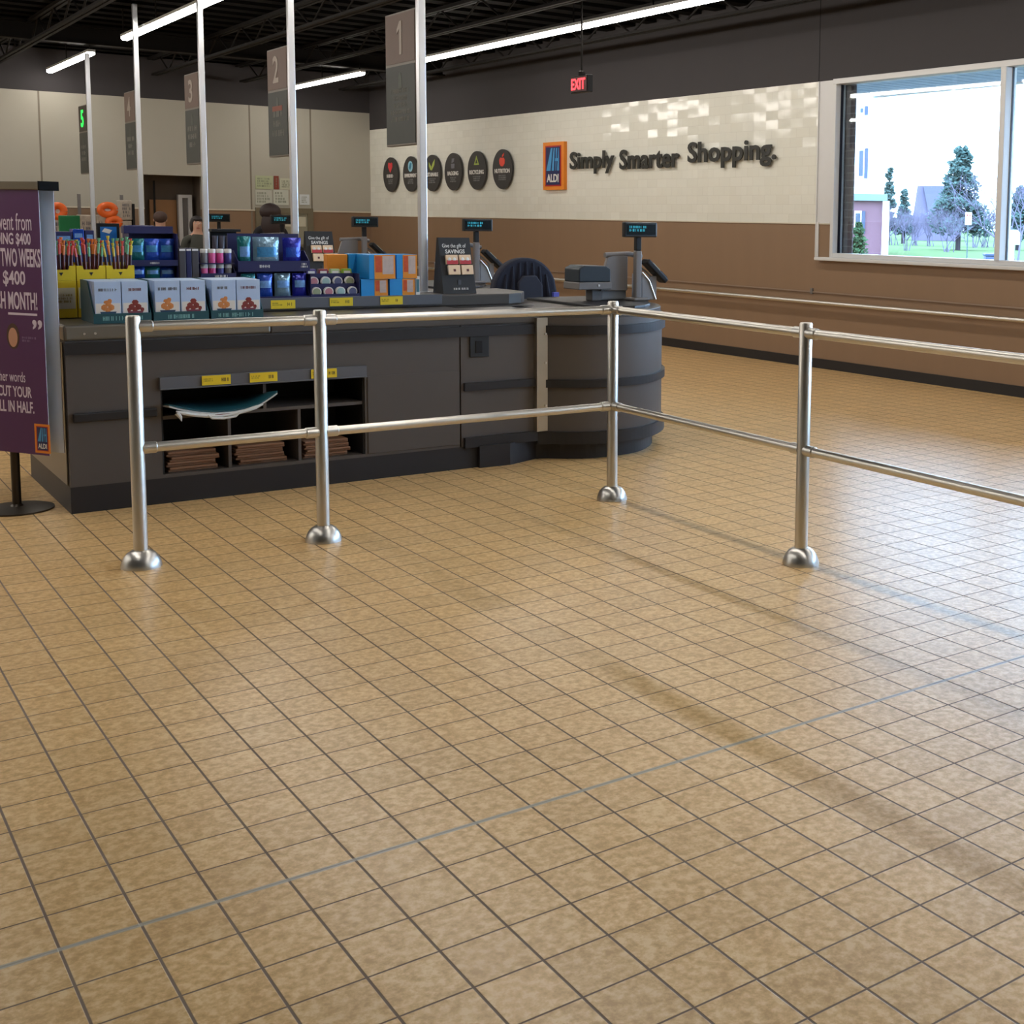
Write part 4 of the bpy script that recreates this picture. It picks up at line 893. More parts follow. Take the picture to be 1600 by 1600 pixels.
# orange and blue boxes
oran = mat('orange_box', (222,140,36), .4, 0, .08); blu_ = mat('bright_blue_box', (34,140,206), .4, 0, .06); pic = mat('pinkish_print', (190,170,160), .4, 0, .2, 40); redp = mat('red_orange_print', (196,78,36), .4, 0, .3, 40)
def obox(l, r, y0, d, z0, z1, split, lab, win=True):
    x0, x1 = X(l, y0), X(r, y0); o = thing('snack_carton', ((x0+x1)/2, y0, z0), lab, 'snack carton', 'orange and blue snack cartons')
    MB().box(x0, x1, y0, y0+d, z0, z1).build('box_body', blu_, o, bevel=.002)
    xs = x0+(x1-x0)*split
    MB().box(xs, x1-.001, y0-.0015, y0, z0+.001, z1-.001).build('orange_panel', oran, o)
    if win:
        MB().box(xs+.006, xs+(x1-xs)*.35, y0-.0028, y0-.0015, z0+(z1-z0)*.28, z1-.008).build('red_picture', redp, o)
        MB().box(xs+(x1-xs)*.38, x1-.012, y0-.0028, y0-.0015, z0+(z1-z0)*.2, z1-.008).build('pale_picture', pic, o)
    return o
zlo = ZL; zm = Z(590, 436); zh = Z(600, 398)
obox(564, 606, Yf, .20, zlo, zm-.001, .5, 'orange and blue snack carton, lower left of four right of the tins')
obox(609, 648, Yf, .20, zlo, zm-.001, .5, 'orange and blue snack carton, lower right of four')
obox(577, 618, Yf-.01, .22, zm, zh, .20, 'orange and blue snack carton with cut-open front, upper left of four')
obox(620, 652, Yf, .20, zm, zh, .30, 'orange and blue snack carton with cut-open front, upper right of four')
x0, x1 = X(545, Yf+.195), X(578, Yf+.195)
o = MB().box(x0, x1, Yf+.195, Yf+.26, ZL, zh).build('blue_carton', blu_, None, bevel=.002); tag(o, 'plain bright blue carton standing behind the tins', 'carton')
x0, x1 = X(512, Yf+.195), X(543.5, Yf+.195)
o = MB().box(x0, x1, Yf+.195, Yf+.26, ZL, Z(530, 399)).build('orange_carton', oran, None, bevel=.002); tag(o, 'orange carton behind the gum packs left of the blue carton', 'carton')
x0, x1 = X(649.5), X(656)
o = thing('narrow_packet', (x0, Yf, ZL), 'narrow white and green packet next to the nearest pole', 'packet')
MB().box(x0, x1, Yf, Yf+.05, ZL, Z(650, 432)).build('packet_body', whitem, o, bevel=.001); MB().box(x0+.004, x1-.004, Yf-.001, Yf, ZL+.02, ZL+.10).build('green_print', mat('green_blue_print', (60,110,120), .5), o)

# goods on lane two seen above lane one goods
Y2 = 4.735 + LY
for i, (l, r, t, mm, lab) in enumerate([(86, 112, 362, navy, 'navy packet on lane two right of the banner'), (114, 131, 358, foilb, 'blue packet on lane two, second right of the banner'), (133, 147, 360, navy, 'small navy packet on lane two before pole five'),
        (200, 240, 352, navy, 'tall navy carton on lane two above the mint rack')]):
    x0, x1 = ony(l, 365, Y2).x, ony(r, 365, Y2).x
    o = thing('packet', ((x0+x1)/2, Y2, ZL), lab, 'packet', 'packets on the lane two ledge')
    MB().box(x0, x1, Y2, Y2+.12, 1.018 if x0 > 1.26 else .949, Z(l, t, Y2)).build('packet_body', mm, o, bevel=.003)
    MB().box(x0+.01, x1-.01, Y2-.001, Y2, Z(l, t, Y2)-.06, Z(l, t, Y2)-.03).build('print_band', foilp, o)
o = thing('photo_display', (ony(170,370,Y2).x, Y2+.2, .949), 'black framed display with a blue picture on lane two behind the meat sticks', 'display')
x0, x1 = ony(152, 365, Y2+.2).x, ony(187, 365, Y2+.2).x; z1 = Z(170, 349, Y2+.2)
MB().box(x0, x1, Y2+.2, Y2+.24, 1.018, z1).build('frame', black, o, bevel=.004)
MB().box(x0+.02, x1-.02, Y2+.198, Y2+.2, 1.05, z1-.025).build('picture', mat('bright_blue_picture', (30,110,190), .3, 0, .4, 12), o)
MB().plate([(x0+.03,z1-.06),(x0+.08,z1-.075),(x0+.10,z1-.05),(x0+.05,z1-.035)], Y2+.196, Y2+.198).build('white_spot', whitem, o)
# dark packets hanging on a rack, lane two
x0, x1 = ony(332, 370, Y2).x, ony(373, 370, Y2).x
o = thing('peg_rack', ((x0+x1)/2, Y2, 1.018), 'black rack of dark grey hanging packets left of pole two', 'display rack')
MB().box(x0, x1, Y2+.06, Y2+.08, 1.018, Z(350, 358, Y2)).build('frame', black, o)
MB().box(x0-.01, x1+.01, Y2-.02, Y2+.06, Z(350, 362, Y2), Z(350, 358, Y2)).build('header', black, o)
dg = mat('dark_grey_packet', (58,54,68), .45)
for k in range(4):
    w_ = (x1-x0)/4; xx = x0+w_*(k+.5); pouch(xx, Y2+.02, 1.10, w_*.9, Z(350,364,Y2)-1.12, .025, dg, dg, 'dark grey hanging packet, %s on the black rack by pole two' % ['leftmost','second','third','rightmost'][k], 'dark packets on the black rack', seed=70+k)

# ------------------------------------------------------------------ far left goods by the back wall
Yg = 17.4
def far(l, r, t, b_, Y, mm, lab, cat='package', name='package', d=.35, z0=None, grp=None, bev=.01):
    x0, x1, zz0, z1 = rectY(l, r, t, b_, Y)
    o = thing(name, ((x0+x1)/2, Y, zz0), lab, cat, grp)
    MB().box(x0, x1, Y, Y+d, zz0 if z0 is None else z0, z1).build('body', mm, o, bevel=bev); return o, x0, x1, (zz0 if z0 is None else z0), z1
wp = mat('printed_white_wrap', (176,166,152), .5, 0, .35, 22)
sh = thing('stock_shelf', (3.6, Yg, 0), 'low steel stock shelf along the back wall at far left', 'shelf')
xs0, xs1 = ony(60, 350, Yg).x, ony(208, 350, Yg).x
for z in (.1, .55, 1.0): MB().box(xs0, xs1, Yg, Yg+.6, z, z+.03).build('shelf_board', greym, sh)
for xx in (xs0, (xs0+xs1)/2, xs1-.04): MB().box(xx, xx+.04, Yg+.56, Yg+.6, 0, 1.75).build('upright', greym, sh)
MB().box(xs1-.0, xs1+.03, Yg, Yg+.6, 0, 1.62).build('end_panel', black, sh)
for i, (l, r, t, b_, lab) in enumerate([(190, 207, 313, 344, 'upper grey-white wrapped bundle right of pole five'), (190, 207, 345, 376, 'lower grey-white wrapped bundle right of pole five'), (127, 146, 336, 372, 'white wrapped bundle left of pole five'), (152, 166, 336, 372, 'white wrapped bundle right beside pole five'), (84, 100, 338, 372, 'white wrapped bundle beside the banner')]):
    x0, x1, zz0, z1 = rectY(l, r, t, b_, Yg)
    if b_ > 350: zz0 = 1.031
    o = thing('wrapped_bundle', ((x0+x1)/2, Yg, zz0), lab, 'bundle', 'wrapped paper bundles on the stock shelf')
    MB().box(x0+.003, x1-.003, Yg+.02, Yg+.34, zz0+.001, z1).build('wrap', wp, o, bevel=.015)
    marks((x0+.02, Yg+.018, zz0+.04), (1,0,0), (0,0,1), x1-x0-.04, (z1-zz0)*.7, 4, MATS['grey_print'], o, 'small_print', seed=i)
og = mat('orange_plastic_bag', (226,100,32), .4)
for i, (cx_, cy_, w_, h_, lab) in enumerate([(168, 328, 30, 20, 'orange ring-shaped bag with white centre, upper one right of pole five'), (178, 347, 22, 15, 'orange ring-shaped bag with white centre, lower one right of pole five'), (90, 330, 26, 24, 'orange ring-shaped bag beside the banner edge')]):
    Yo = Yg-.02 - .25; p = ony(cx_, cy_, Yo); q = ony(cx_+w_/2, cy_-h_/2, Yo); rx = q.x-p.x; rz = q.z-p.z
    o = thing('orange_bag', (p.x, Yo, p.z-rz), lab, 'bag', 'orange bags on the stock shelf')
    b = MB()
    ring = [(p.x+rx*.72*math.cos(a_*math.pi/12), Yo, p.z+rz*.72*math.sin(a_*math.pi/12)) for a_ in range(25)]
    b.tube(ring, .05, 10, cap=False); b.build('bag_ring', og, o, smooth=True)
    MB(Matrix.Translation((p.x,0,p.z))).plate([(rx*.6*math.cos(a_*math.pi/10), rz*.6*math.sin(a_*math.pi/10)) for a_ in range(20)], Yo+.0, Yo+.04).build('white_centre', whitem, o)
    MB().box(p.x-.02, p.x+.02, Yo+.04, Yg+.57, p.z-.01, p.z+.01).build('hook', greym, o)
Ygr = 15.8; x0, x1, zz0, z1 = rectY(93, 125, 337, 364, Ygr)
o = thing('green_bin', ((x0+x1)/2, Ygr, 0), 'plain green square board above the packets between banner and pole five', 'display board')
MB().box(x0, x1, Ygr, Ygr+.05, zz0, z1).build('board', mat('flat_green', (22,120,66), .5), o, bevel=.01); MB().box((x0+x1)/2-.03, (x0+x1)/2+.03, Ygr+.05, Ygr+.09, 0, z1-.1).build('post', greym, o); MB().box((x0+x1)/2-.2, (x0+x1)/2+.2, Ygr-.1, Ygr+.3, 0, .03).build('base', greym, o)

# ------------------------------------------------------------------ banner stand
TH = math.radians(58); bt_ = Vector((math.cos(TH), -math.sin(TH), 0)); bn = Vector((math.sin(TH), math.cos(TH), 0))
BC = Vector((.542, 4.405, 0)); hw = .285; zb0, zb1 = .305, 1.615
bs = thing('banner_stand', BC + bn*.043, 'purple double-sided banner stand on a round black foot at left edge', 'banner stand')
T = Matrix(((bt_.x, bn.x, 0, BC.x), (bt_.y, bn.y, 0, BC.y), (0,0,1,0), (0,0,0,1)))
purp = mat('purple_banner_print', (78,30,86), .45, 0, .05, 4)
MB(T).box(-hw, hw, -.002, 0, zb0, zb1).build('front_panel', purp, bs)
MB(T).box(-hw, hw, 0.0, .002, zb0, zb1).build('panel_lining', mat('white_panel_back', (206,210,216), .5), bs)
MB(T).box(-hw, hw, .084, .086, zb0, zb1).build('back_lining', MATS['white_panel_back'], bs)
MB(T).box(-hw, hw, .086, .088, zb0, zb1).build('back_panel', purp, bs)
MB(T).box(-hw-.004, hw+.012, -.012, .098, zb1-.005, zb1+.035).build('top_cap', mat('brushed_taupe_cap', (120,112,98), .3, .7), bs, bevel=.004)
MB(T).box(hw+.012, hw+.02, -.014, .100, zb1-.008, zb1+.037).build('cap_end', mat('dull_black_end_cap', (8,8,9), .8, spec=.1), bs)
b = MB(T); b.tube([(0,.043,.02),(0,.043,zb1)], .021, 16); b.build('pole', mat('dark_bronze_pole', (60,52,44), .35, .6), bs, smooth=True)
b = MB(T); b.lathe((0,.043,0), [(.168,0),(.168,.008),(.13,.014),(.03,.020),(.022,.03)], 40); b.build('foot', MATS['dark_bronze_pole'], bs, smooth=True)
lav = mat('pale_lilac_print', (214,202,220), .5)
def bline(s, u0, u1, z0, z1, bold=.02, nm='lettering'):   # u in panel metres from the centre
    text(s, BC + bt_*u0 - bn*.0022 + ZU*z0, bt_, ZU, u1-u0, z1-z0, lav, bs, nm, depth=.0006, bold=bold)
def U(px, z=1.2):   # panel coordinate of a pixel column
    d = ray(px, 500); P = BC; t = (P-CAM).dot(bn)/d.dot(bn); return (CAM + d*t - BC).dot(bt_)
def ZP(px, py):
    d = ray(px, py); t = (BC-CAM).dot(bn)/d.dot(bn); return (CAM + d*t).z
bline('I went from', U(56)-.25, U(56), ZP(30,360), ZP(30,333), 0)
bline('SPENDING $400', U(54)-.34, U(54), ZP(30,385), ZP(30,364))
bline('EVERY TWO WEEKS', U(68)-.395, U(68), ZP(30,417), ZP(30,388))
bline('to $400', U(43)-.235, U(43), ZP(25,448), ZP(25,423))
bline('EACH MONTH!', U(60)-.33, U(60), ZP(35,484), ZP(35,456))
MB(T).box(U(14), U(59), -.003, -.002, ZP(35,492.5), ZP(35,489)).build('underline', lav, bs)
bline('\u201d', U(51), U(66), ZP(58,515), ZP(58,500))
bline('In other words', U(36)-.25, U(36), ZP(20,596), ZP(20,580), 0)
bline('I CUT YOUR', U(45)-.245, U(45), ZP(25,620), ZP(25,603))
bline('BILL IN HALF.', U(48)-.265, U(48), ZP(25,644), ZP(25,626))
c0 = Vector((U(20), 0, ZP(20, 525)))
b = MB(T); b.plate([(c0.x+.042*math.cos(a_*math.pi/12), c0.z+.064*math.sin(a_*math.pi/12)) for a_ in range(24)], -.003, -.002); b.build('portrait_hair', mat('portrait_brown', (74,48,36), .5), bs)
b = MB(T); b.plate([(c0.x+.030*math.cos(a_*math.pi/12), c0.z-.006+.048*math.sin(a_*math.pi/12)) for a_ in range(24)], -.0035, -.003); b.build('portrait_face', mat('portrait_skin', (196,146,118), .5), bs)
marks(BC + bt_*U(34) - bn*.0022 + ZU*ZP(44,535), bt_, ZU, .10, .03, 2, mat('dim_lilac_print', (140,110,150), .5), bs, seed=6, align='l')
lu = U(47); zu0 = ZP(58, 707)
emblem(bs, BC + bt_*lu - bn*.002 + ZU*zu0, bt_, U(71)-lu, ZP(58, 662)-zu0, .0008, .0005)

# ------------------------------------------------------------------ people behind the far lanes
def person(x, y, hz, face, cloth, hairc, lab, hair='short'):
    """standing figure whose head top is at hz; face = direction the person looks"""
    o = thing('person', (x, y, 0), lab, 'person', None)
    f = Vector((face[0], face[1], 0)).normalized(); r = Vector((f.y, -f.x, 0))
    k = hz/1.70
    def P(a, bb, c): return tuple(Vector((x,y,0)) + r*a*k + f*bb*k + ZU*c*k)
    V = []; E = []; Rr = []
    def add(p, rad, par=None):
        V.append(p); Rr.append((rad[0]*k, rad[1]*k) if isinstance(rad, tuple) else (rad*k, rad*k))
        if par is not None: E.append((par, len(V)-1))
        return len(V)-1
    pel = add(P(0,0,.95), (.15,.11)); wst = add(P(0,0,1.10), (.13,.10), pel); chs = add(P(0,.0,1.28), (.155,.11), wst); nb = add(P(0,-.01,1.41), (.09,.07), chs); nk = add(P(0,0,1.47), .052, nb)
    h1 = add(P(0,.015,1.54), (.066,.078), nk); h2 = add(P(0,.01,1.62), (.074,.09), h1); h3 = add(P(0,0,1.675), (.05,.06), h2)
    for s in (-1, 1):
        sh_ = add(P(s*.165,0,1.375), .058, nb); el = add(P(s*.22,.02,1.10), .042, sh_); wr = add(P(s*.19,.20,.98), .030, el); hd = add(P(s*.175,.29,.97), (.036,.02), wr)
        for q in (-.025,-.008,.010,.027): a_ = add(P(s*.175+q,.34,.965), .0095, hd); add(P(s*.175+q,.375,.945), .008, a_)
        add(P(s*.145,.315,.955), .010, hd)
        hp = add(P(s*.09,0,.86), .092, pel); kn = add(P(s*.10,.01,.48), .062, hp); an = add(P(s*.10,-.01,.09), .042, kn); add(P(s*.11,.12,.035), (.045,.03), an)
    me = bpy.data.meshes.new('body'); me.from_pydata([Vector(v)-Vector((x,y,0)) for v in V], E, []); ob = bpy.data.objects.new('body_build', me); COL.objects.link(ob)
    sk = ob.modifiers.new('s', 'SKIN'); sb_ = ob.modifiers.new('u', 'SUBSURF'); sb_.levels = 2; sb_.render_levels = 2
    for i, sv in enumerate(me.skin_vertices[0].data): sv.radius = Rr[i]; sv.use_root = (i == 0)
    dg_ = bpy.context.evaluated_depsgraph_get(); m2 = bpy.data.meshes.new_from_object(ob.evaluated_get(dg_))
    COL.objects.unlink(ob); bpy.data.objects.remove(ob)
    skin = mat('skin', (204,158,134), .5, 0, .06, 20); trou = mat('dark_trousers', (40,42,52), .8)
    m2.materials.clear()
    for mm in (skin, cloth, trou, black): m2.materials.append(mm)
    for p in m2.polygons:
        c = p.center; p.use_smooth = True; wl_ = (c.xy - Vector((0,0))).dot(f.xy)
        p.material_index = 3 if c.z < .10*k else 2 if c.z < .96*k and wl_ < .17*k and abs(c.xy.dot(r.xy)) < .2*k and not (wl_ > .14*k) else 0 if (c.z > 1.44*k or wl_ > .19*k) else 1
    bo = bpy.data.objects.new('body', m2); COL.objects.link(bo); bo.parent = o; ORI[bo.name] = Vector((x,y,0))
    # face
    def ell(c, rx, ry, rz, name, m, seg=12):
        T_ = Matrix(((r.x,f.x,0,c[0]),(r.y,f.y,0,c[1]),(0,0,1,c[2]),(0,0,0,1))); b = MB(T_); pr = []
        for i in range(9): a_ = -math.pi/2+math.pi*i/8; pr.append((max(.0005, math.cos(a_)), math.sin(a_)*rz))
        vs = []; fs = []
        for (q, z) in pr:
            for s_ in range(seg): vs.append((q*rx*math.cos(2*math.pi*s_/seg), q*ry*math.sin(2*math.pi*s_/seg), z))
        for i in range(8):
            for s_ in range(seg): a_ = i*seg+s_; c2_ = i*seg+(s_+1)%seg; fs.append((a_,c2_,c2_+seg,a_+seg))
        b.add(vs, fs); return b.build(name, m, o, smooth=True)
    for s in (-1,1):
        ell(P(s*.030,.084,1.605), .011*k, .008*k, .006*k, 'eye', mat('eye_white', (225,222,216), .3)); ell(P(s*.030,.091,1.605), .005*k, .003*k, .005*k, 'iris', ink)
        ell(P(s*.030,.087,1.628), .016*k, .006*k, .003*k, 'eyebrow', hairc); ell(P(s*.076,0,1.59), .008*k, .018*k, .03*k, 'ear', skin)
    ell(P(0,.100,1.575), .012*k, .016*k, .022*k, 'nose', skin); ell(P(0,.088,1.538), .026*k, .008*k, .007*k, 'mouth', mat('lips', (170,90,84), .5))
    if hair == 'short':
        ell(P(0,-.028,1.628), .088*k, .092*k, .080*k, 'hair', hairc, 20)
    elif hair == 'bob':
        ell(P(0,-.03,1.63), .092*k, .098*k, .082*k, 'hair', hairc, 20); ell(P(-.075,-.02,1.57), .028*k, .06*k, .09*k, 'hair_side', hairc); ell(P(.075,-.02,1.57), .028*k, .06*k, .09*k, 'hair_side', hairc); ell(P(.0,.065,1.66), .065*k, .032*k, .026*k, 'fringe', hairc)
    else:
        ell(P(0,-.03,1.62), .135*k, .125*k, .115*k, 'hair', hairc, 20); ell(P(.03,-.07,1.45), .15*k, .075*k, .20*k, 'hair_fall', hairc, 20)
    return o
p = ony(250, 332, 13.4); person(p.x, 13.4, p.z+.01, (.2,1), mat('navy_shirt', (34,36,60), .8), mat('brown_hair', (70,50,42), .7, 0, .2, 60), 'person with short brown hair seen from behind above the navy rack')
p = ony(308, 341, 13.6); person(p.x, 13.6, p.z+.02, (-.15,-1), mat('grey_green_coat', (70,70,62), .8), mat('black_brown_hair', (34,26,26), .6, 0, .2, 60), 'person with dark bobbed hair facing the camera in a grey coat', 'bob')
p = ony(422, 325, 13.3); person(p.x, 13.3, p.z+.03, (.3,1), mat('black_coat', (26,24,28), .85), mat('dark_brown_hair', (44,28,26), .6, 0, .2, 60), 'person with long dark hair seen from behind by pole two', 'long')

# ------------------------------------------------------------------ outside the window
grass = struct(MB().box(9.0, 260, -60, 260, -.35, -.02).build('ground_outside', mat('lawn_grass', (84,100,70), .9, 0, .3, 2, spec=0.0)))
ys_ = [0]
struct(MB().box(8.62, 13.0, -14, 40, -.02, -.005).build('sidewalk', mat('pale_concrete', (103,102,96), .8, spec=0.0)))
struct(MB(Matrix.Rotation(0, 4, 'Z')).box(13, 22, -20, 70, -.02, -.008).build('street', mat('grey_asphalt', (62,63,66), .85, spec=0.0)))
# canopy soffit
sof = MB(); sof.box(8.62, 11.5, -14, 9.6, 3.22, 3.5)
for i in range(118): sof.box(8.62, 11.45, -14+i*.2, -14+i*.2+.17, 3.20, 3.22)
struct(sof.build('canopy_soffit', mat('ribbed_blue_grey_soffit', (172,190,206), .5, spec=0.0)))
struct(MB().box(11.45, 11.55, -14, 9.65, 3.18, 3.55).build('trim_6', mat('white_fascia', (235,235,232), .5)))
# brick pier
yb_ = 6.78; xb1 = ony(1336, 250, yb_).x
brick = bpy.data.materials.new('dark_brown_brick'); brick.use_nodes = True; nt = brick.node_tree
br = nt.nodes.new('ShaderNodeTexBrick'); tc = nt.nodes.new('ShaderNodeTexCoord'); sp = nt.nodes.new('ShaderNodeSeparateXYZ'); cb = nt.nodes.new('ShaderNodeCombineXYZ'); ad = nt.nodes.new('ShaderNodeMath'); ad.operation = 'ADD'
nt.links.new(tc.outputs['Object'], sp.inputs[0]); nt.links.new(sp.outputs[0], ad.inputs[0]); nt.links.new(sp.outputs[1], ad.inputs[1]); nt.links.new(ad.outputs[0], cb.inputs[0]); nt.links.new(sp.outputs[2], cb.inputs[1]); nt.links.new(cb.outputs[0], br.inputs['Vector'])
br.inputs['Scale'].default_value = 1; br.inputs['Brick Width'].default_value = .2; br.inputs['Row Height'].default_value = .075; br.inputs['Mortar Size'].default_value = .006
br.inputs['Color1'].default_value = (*lin((96,84,84)),1); br.inputs['Color2'].default_value = (*lin((82,72,76)),1); br.inputs['Mortar'].default_value = (*lin((116,110,110)),1)
nt.links.new(br.outputs[0], nt.nodes['Principled BSDF'].inputs['Base Color']); nt.nodes['Principled BSDF'].inputs['Roughness'].default_value = .85
struct(MB().box(8.50, xb1, yb_, yb_+.7, 0, 3.2).build('wall_pier', brick))
struct(MB().box(8.56, 8.66, yb_+.7, 19, 0, 3.9).build('wall_exterior', brick))

def at(px, py, dist):  # a point at a horizontal distance along a sight line
    d = ray(px, py); h = math.hypot(d.x, d.y); return CAM + d*(dist/h)
def gp(px, dist): q = at(px, 345, dist); return Vector((q.x, q.y, 0))
# apartment house: right corner at pixel 1380
hd_ = 58.0; A = gp(1380, hd_); nn_ = (gp(1376, 100) - Vector((CAM.x, CAM.y, 0))).normalized(); nn_.z = 0; nn_ = Matrix.Rotation(math.radians(3), 3, 'Z') @ nn_
ux = Vector((nn_.y, -nn_.x, 0)); B = A - ux*9.0
Th = Matrix(((ux.x, nn_.x, 0, B.x), (ux.y, nn_.y, 0, B.y), (0,0,1,0), (0,0,0,1))); LW = (A-B).length
def hz(py): d = ray(1365, py); return CAM.z + d.z*(hd_/math.hypot(d.x, d.y))
hs_ = thing('apartment_house', B, 'white sided apartment house with red brick ground floor and blue shutters', 'house')
zc1_, zc0_ = hz(303), hz(314)
MB(Th).box(0, LW, 0, 12, zc0_, 12.5).build('upper_siding', mat('white_siding', (238,236,232), .6), hs_)
MB(Th).box(0, LW, 0, 12, 0, zc0_).build('brick_base', mat('red_brick_wall', (112,84,92), .8, 0, .2, 20, spec=0.0), hs_)
MB(Th).box(-.1, LW+.15, -.25, 0, zc0_, zc1_).build('cornice', mat('pale_cyan_cornice', (96,111,115), .5), hs_)
MB(Th).box(LW-.05, LW+.25, -.2, .1, 0, zc0_).build('corner_board', mat('white_siding', (238,236,232), .6), hs_)
def uh(px):
    d = ray(px, 300); t = (B-CAM).dot(nn_)/d.dot(nn_); return (CAM+d*t-B).dot(ux)
for (l, r, t, b_) in ((1339, 1349, 232, 279), (1339, 1347, 166, 180), (1336, 1347, 330, 365)):
    w_ = MB(Th).box(uh(l), uh(r), -.06, 0, hz(b_), hz(t)).build('window', mat('white_siding', (238,236,232), .6), hs_)
    MB(Th).box(uh(l)+.05, uh(r)-.05, -.08, -.06, hz(b_)+.1, hz(t)-.1).build('pane', mat('blue_grey_pane', (48,62,81), .3), w_)
    MB(Th).box(uh(r)+.02, uh(r)+.12+.05, -.07, 0, hz(b_), hz(t)).build('shutter', mat('blue_shutter', (53,63,87), .6), w_)
def leafclump(pts, size, n, name, m, parent, seed):
    rnd = random.Random(seed); b = MB()
    for _ in range(n):
        c, R = rnd.choice(pts); c = Vector(c); v = Vector((rnd.gauss(0,1), rnd.gauss(0,1), rnd.gauss(0,1))).normalized() * R * rnd.uniform(.4, 1)
        v.z *= .75; q = c+v; a_ = Vector((rnd.gauss(0,1), rnd.gauss(0,1), rnd.gauss(0,1))).normalized(); bb_ = a_.orthogonal().normalized(); s = size*rnd.uniform(.6, 1.3)
        b.add([q-a_*s, q+bb_*s*.5, q+a_*s, q-bb_*s*.5], [(0,1,2,3)])
    return b.build(name, m, parent)
def branches(b, p, d, L, r, n, rnd, spread=.55):
    q = p + d*L; b.tube([p, (p+q)/2 + Vector((rnd.uniform(-.05,.05),)*3)*L, q], [r, r*.8, r*.6], 5)
    if n == 0: return
    for _ in range(3 if n > 1 else 2):
        dd = (d + Vector((rnd.gauss(0,spread), rnd.gauss(0,spread), rnd.gauss(0,spread*.5)+.15))).normalized(); branches(b, q, dd, L*rnd.uniform(.68,.95), r*.58, n-1, rnd, spread)
bark = mat('grey_brown_bark', (66,60,64), .9, spec=0.0); needle = mat('blue_green_needles', (70,88,84), .8, 0, .25, 3, spec=0.0); twig = mat('grey_violet_twigs', (104,98,116), .9, spec=0.0)
rnd = random.Random(3)
def conifer(px, dist, pt, pb, wpx, lab, n=2600, seed=1):
    base = gp(px, dist); k = dist/FPX*1.05; H = (pb-pt)*k; Wd = wpx*k
    o = thing('pine_tree', base, lab, 'tree', None); b = MB(); b.tube([base+Vector((0,0,-.1)), base+Vector((.1,.1,H*.5)), base+Vector((0,0,H*.9))], [.16,.12,.05], 8)
    r2 = random.Random(seed)
    b.build('trunk', bark, o)
    pts = []
    for i in range(95):
        v = r2.random()**1.25; z = H*(.20+.74*v); R = Wd*.46*(1-v*.80)*r2.uniform(.05,1.0)**.6; a_ = r2.uniform(0, 6.28); pts.append((base+Vector((R*math.cos(a_)*.8, R*math.sin(a_)*.8, z)), Wd*(.17-.09*v)))
    leafclump(pts, .15*dist/80, int(n*2.2), 'crown', needle, o, seed)
def bare(px, dist, h, lab, seed, n=5, lean=0, stems=4):
    base = gp(px, dist); o = thing('bare_tree', base, lab, 'tree', None); b = MB(); r2 = random.Random(seed)
    for s in range(stems): branches(b, base+Vector((r2.gauss(0,.05)*h,r2.gauss(0,.05)*h,-.05)), Vector((r2.gauss(0,.25)+lean, r2.gauss(0,.25), 1)).normalized(), h*.20, h*.010, n, r2, .5)
    b.build('branches', twig, o); return o
conifer(1498, 78, 230, 384, 108, 'large blue-green pine tree beyond the lawn in the window', 5200, 4)
conifer(1592, 82, 290, 384, 70, 'second pine tree at the right edge behind the window mullion', 2400, 9)
conifer(1388, 95, 255, 372, 34, 'narrow dark evergreen beside the apartment house', 1600, 11)
conifer(1412, 100, 290, 372, 36, 'low dark evergreen left of the distant house roof', 1400, 12)
bare(1418, 74, 3.2, 'small bare ornamental tree on the lawn left of the pine', 21, 4)
bare(1480, 72, 3.4, 'bare multi-stemmed shrub tree under the pine', 22, 5, 0, 6)
bare(1590, 52, 5.6, 'tall bare tree at the right edge beyond the mullion', 23, 5, 0, 4)
for i, (px, d_, h_) in enumerate([(1395, 92, 3.6), (1430, 92, 3.6), (1455, 90, 3.4), (1520, 88, 3.6), (1540, 90, 3.9), (1560, 90, 3.6)]):
    bare(px, d_, h_, 'leafless violet-grey shrub in the hedge line, %s' % ['nearest the apartment house','in front of the distant gable','left of the pine trunk','right of the pine trunk','near the parking sign','beside the window mullion'][i], 40+i, 5, 0, 7)
# distant house roof
hb0 = gp(1425, 120); hb1 = gp(1492, 120); ux2 = (hb1-hb0).normalized(); n2 = Vector((-ux2.y, ux2.x, 0)); 
if (CAM-hb0).dot(n2) > 0: n2 = -n2
kk = 120/FPX*1.05; Lh = (hb1-hb0).length
T2 = Matrix(((ux2.x, n2.x, 0, hb0.x), (ux2.y, n2.y, 0, hb0.y), (0,0,1,0), (0,0,0,1)))
dh = thing('distant_house', hb0, 'distant gabled house with violet-brown roof half hidden by the pine', 'house')
zr_ = CAM.z + (348-292)*kk; z0_ = CAM.z + (348-350)*kk
MB(T2).plate([(0,0),(Lh*.42,0),(Lh*.42,z0_*1.2),(Lh*.24,zr_),(Lh*.10,zr_),(0,z0_*1.2)], 0, 8).build('gable_wall', mat('violet_brown_wall', (98,92,112), .8, spec=0.0), dh)
MB(T2).plate([(Lh*.24,zr_),(Lh*1.1,zr_),(Lh*1.2,z0_*1.3),(Lh*.42,z0_*1.3)], -.3, 8.3).build('roof', mat('grey_violet_roof', (92,90,106), .8, spec=0.0), dh)
MB(T2).box(Lh*.42, Lh*1.15, 0, 8, 0, z0_*1.3).build('side_wall', MATS['violet_brown_wall'], dh)
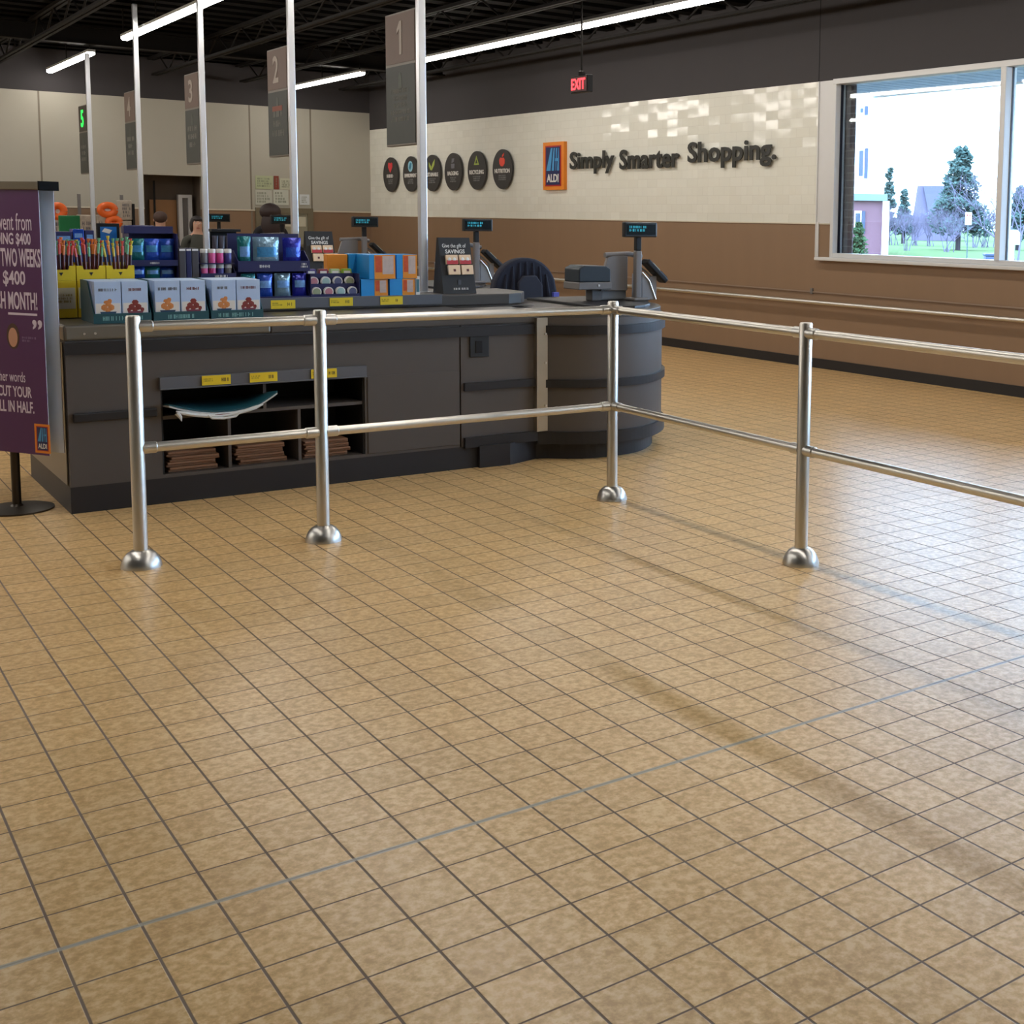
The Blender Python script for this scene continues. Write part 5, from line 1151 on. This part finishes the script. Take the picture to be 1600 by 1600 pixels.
# street sign
q = gp(1513, 40); k4 = 40/FPX*1.06
sg = thing('parking_sign', q, 'small white sign with red marks on a thin post by the lawn', 'sign')
zt2 = CAM.z+(350-332)*k4; zb2 = CAM.z+(350-350)*k4
sx = Vector((RT.x, RT.y, 0)).normalized(); T3 = Matrix(((sx.x, -sx.y, 0, q.x), (sx.y, sx.x, 0, q.y), (0,0,1,0), (0,0,0,1)))
MB(T3).box(-.10, .10, -.02, 0, zb2, zt2).build('plate', mat('white_sign_plate', (235,230,228), .5), sg, bevel=.01); MB(T3).tube([(0,.03,-.05),(0,.03,zt2-.05)], .02, 8).build('post', mat('green_steel_post', (50,66,70), .5), sg)
MB(T3).box(-.06, -.02, -.024, -.02, zt2-.12, zt2-.06).box(.02, .06, -.024, -.02, zt2-.12, zt2-.06).build('red_marks', MATS['red_sign_line'], sg)
# mailboxes right of the mullion, and a bin
q = gp(1586, 36); T4 = Matrix(((sx.x, -sx.y, 0, q.x), (sx.y, sx.x, 0, q.y), (0,0,1,0), (0,0,0,1))); k5 = 36/FPX*1.06
zt3 = CAM.z+(352-358)*k5
mbx = thing('mailbox', q, 'white mailbox on a white post seen through the right pane', 'mailbox')
MB(T4).plate([(-.13,zt3-.40),(.13,zt3-.40),(.13,zt3-.08),(.05,zt3),(-.05,zt3),(-.13,zt3-.08)], -.1, .3).build('box', MATS['white_siding'], mbx); MB(T4).box(-.20, -.13, -.05, .05, -.05, zt3-.2).build('post', MATS['white_siding'], mbx); MB(T4).box(-.13, .0, -.05, .05, -.05, zt3-.4).build('brace', MATS['white_siding'], mbx)
q = gp(1551, 38); T5 = Matrix(((sx.x, -sx.y, 0, q.x), (sx.y, sx.x, 0, q.y), (0,0,1,0), (0,0,0,1)))
bn_ = thing('litter_bin', q, 'dark blue litter bin left of the window mullion outside', 'bin')
MB(T5).box(-.2, .2, -.2, .2, 0, .62).build('bin_body', mat('dark_blue_bin', (50,60,90), .5), bn_, bevel=.03); MB(T5).box(-.22, .22, -.22, .22, .62, .70).build('bin_lid', MATS['dark_blue_bin'], bn_, bevel=.02)
# small evergreen bush by the house
q = gp(1342, 50); k6 = 50/FPX
eb = thing('evergreen_shrub', q, 'upright green shrub against the brick base of the apartment house', 'shrub')
leafclump([(q+Vector((0,0,.35)), .42), (q+Vector((0,0,.8)), .36), (q+Vector((0,0,1.2)), .24), (q+Vector((0,0,1.45)), .12)], .10, 1500, 'foliage', mat('fresh_green_leaves', (58,80,56), .8, 0, .25, 4, spec=0.0), eb, 31)
MB().tube([q, q+Vector((0,0,1.3))], .03, 6).build('stem', bark, eb)
print('objects', len(bpy.data.objects))
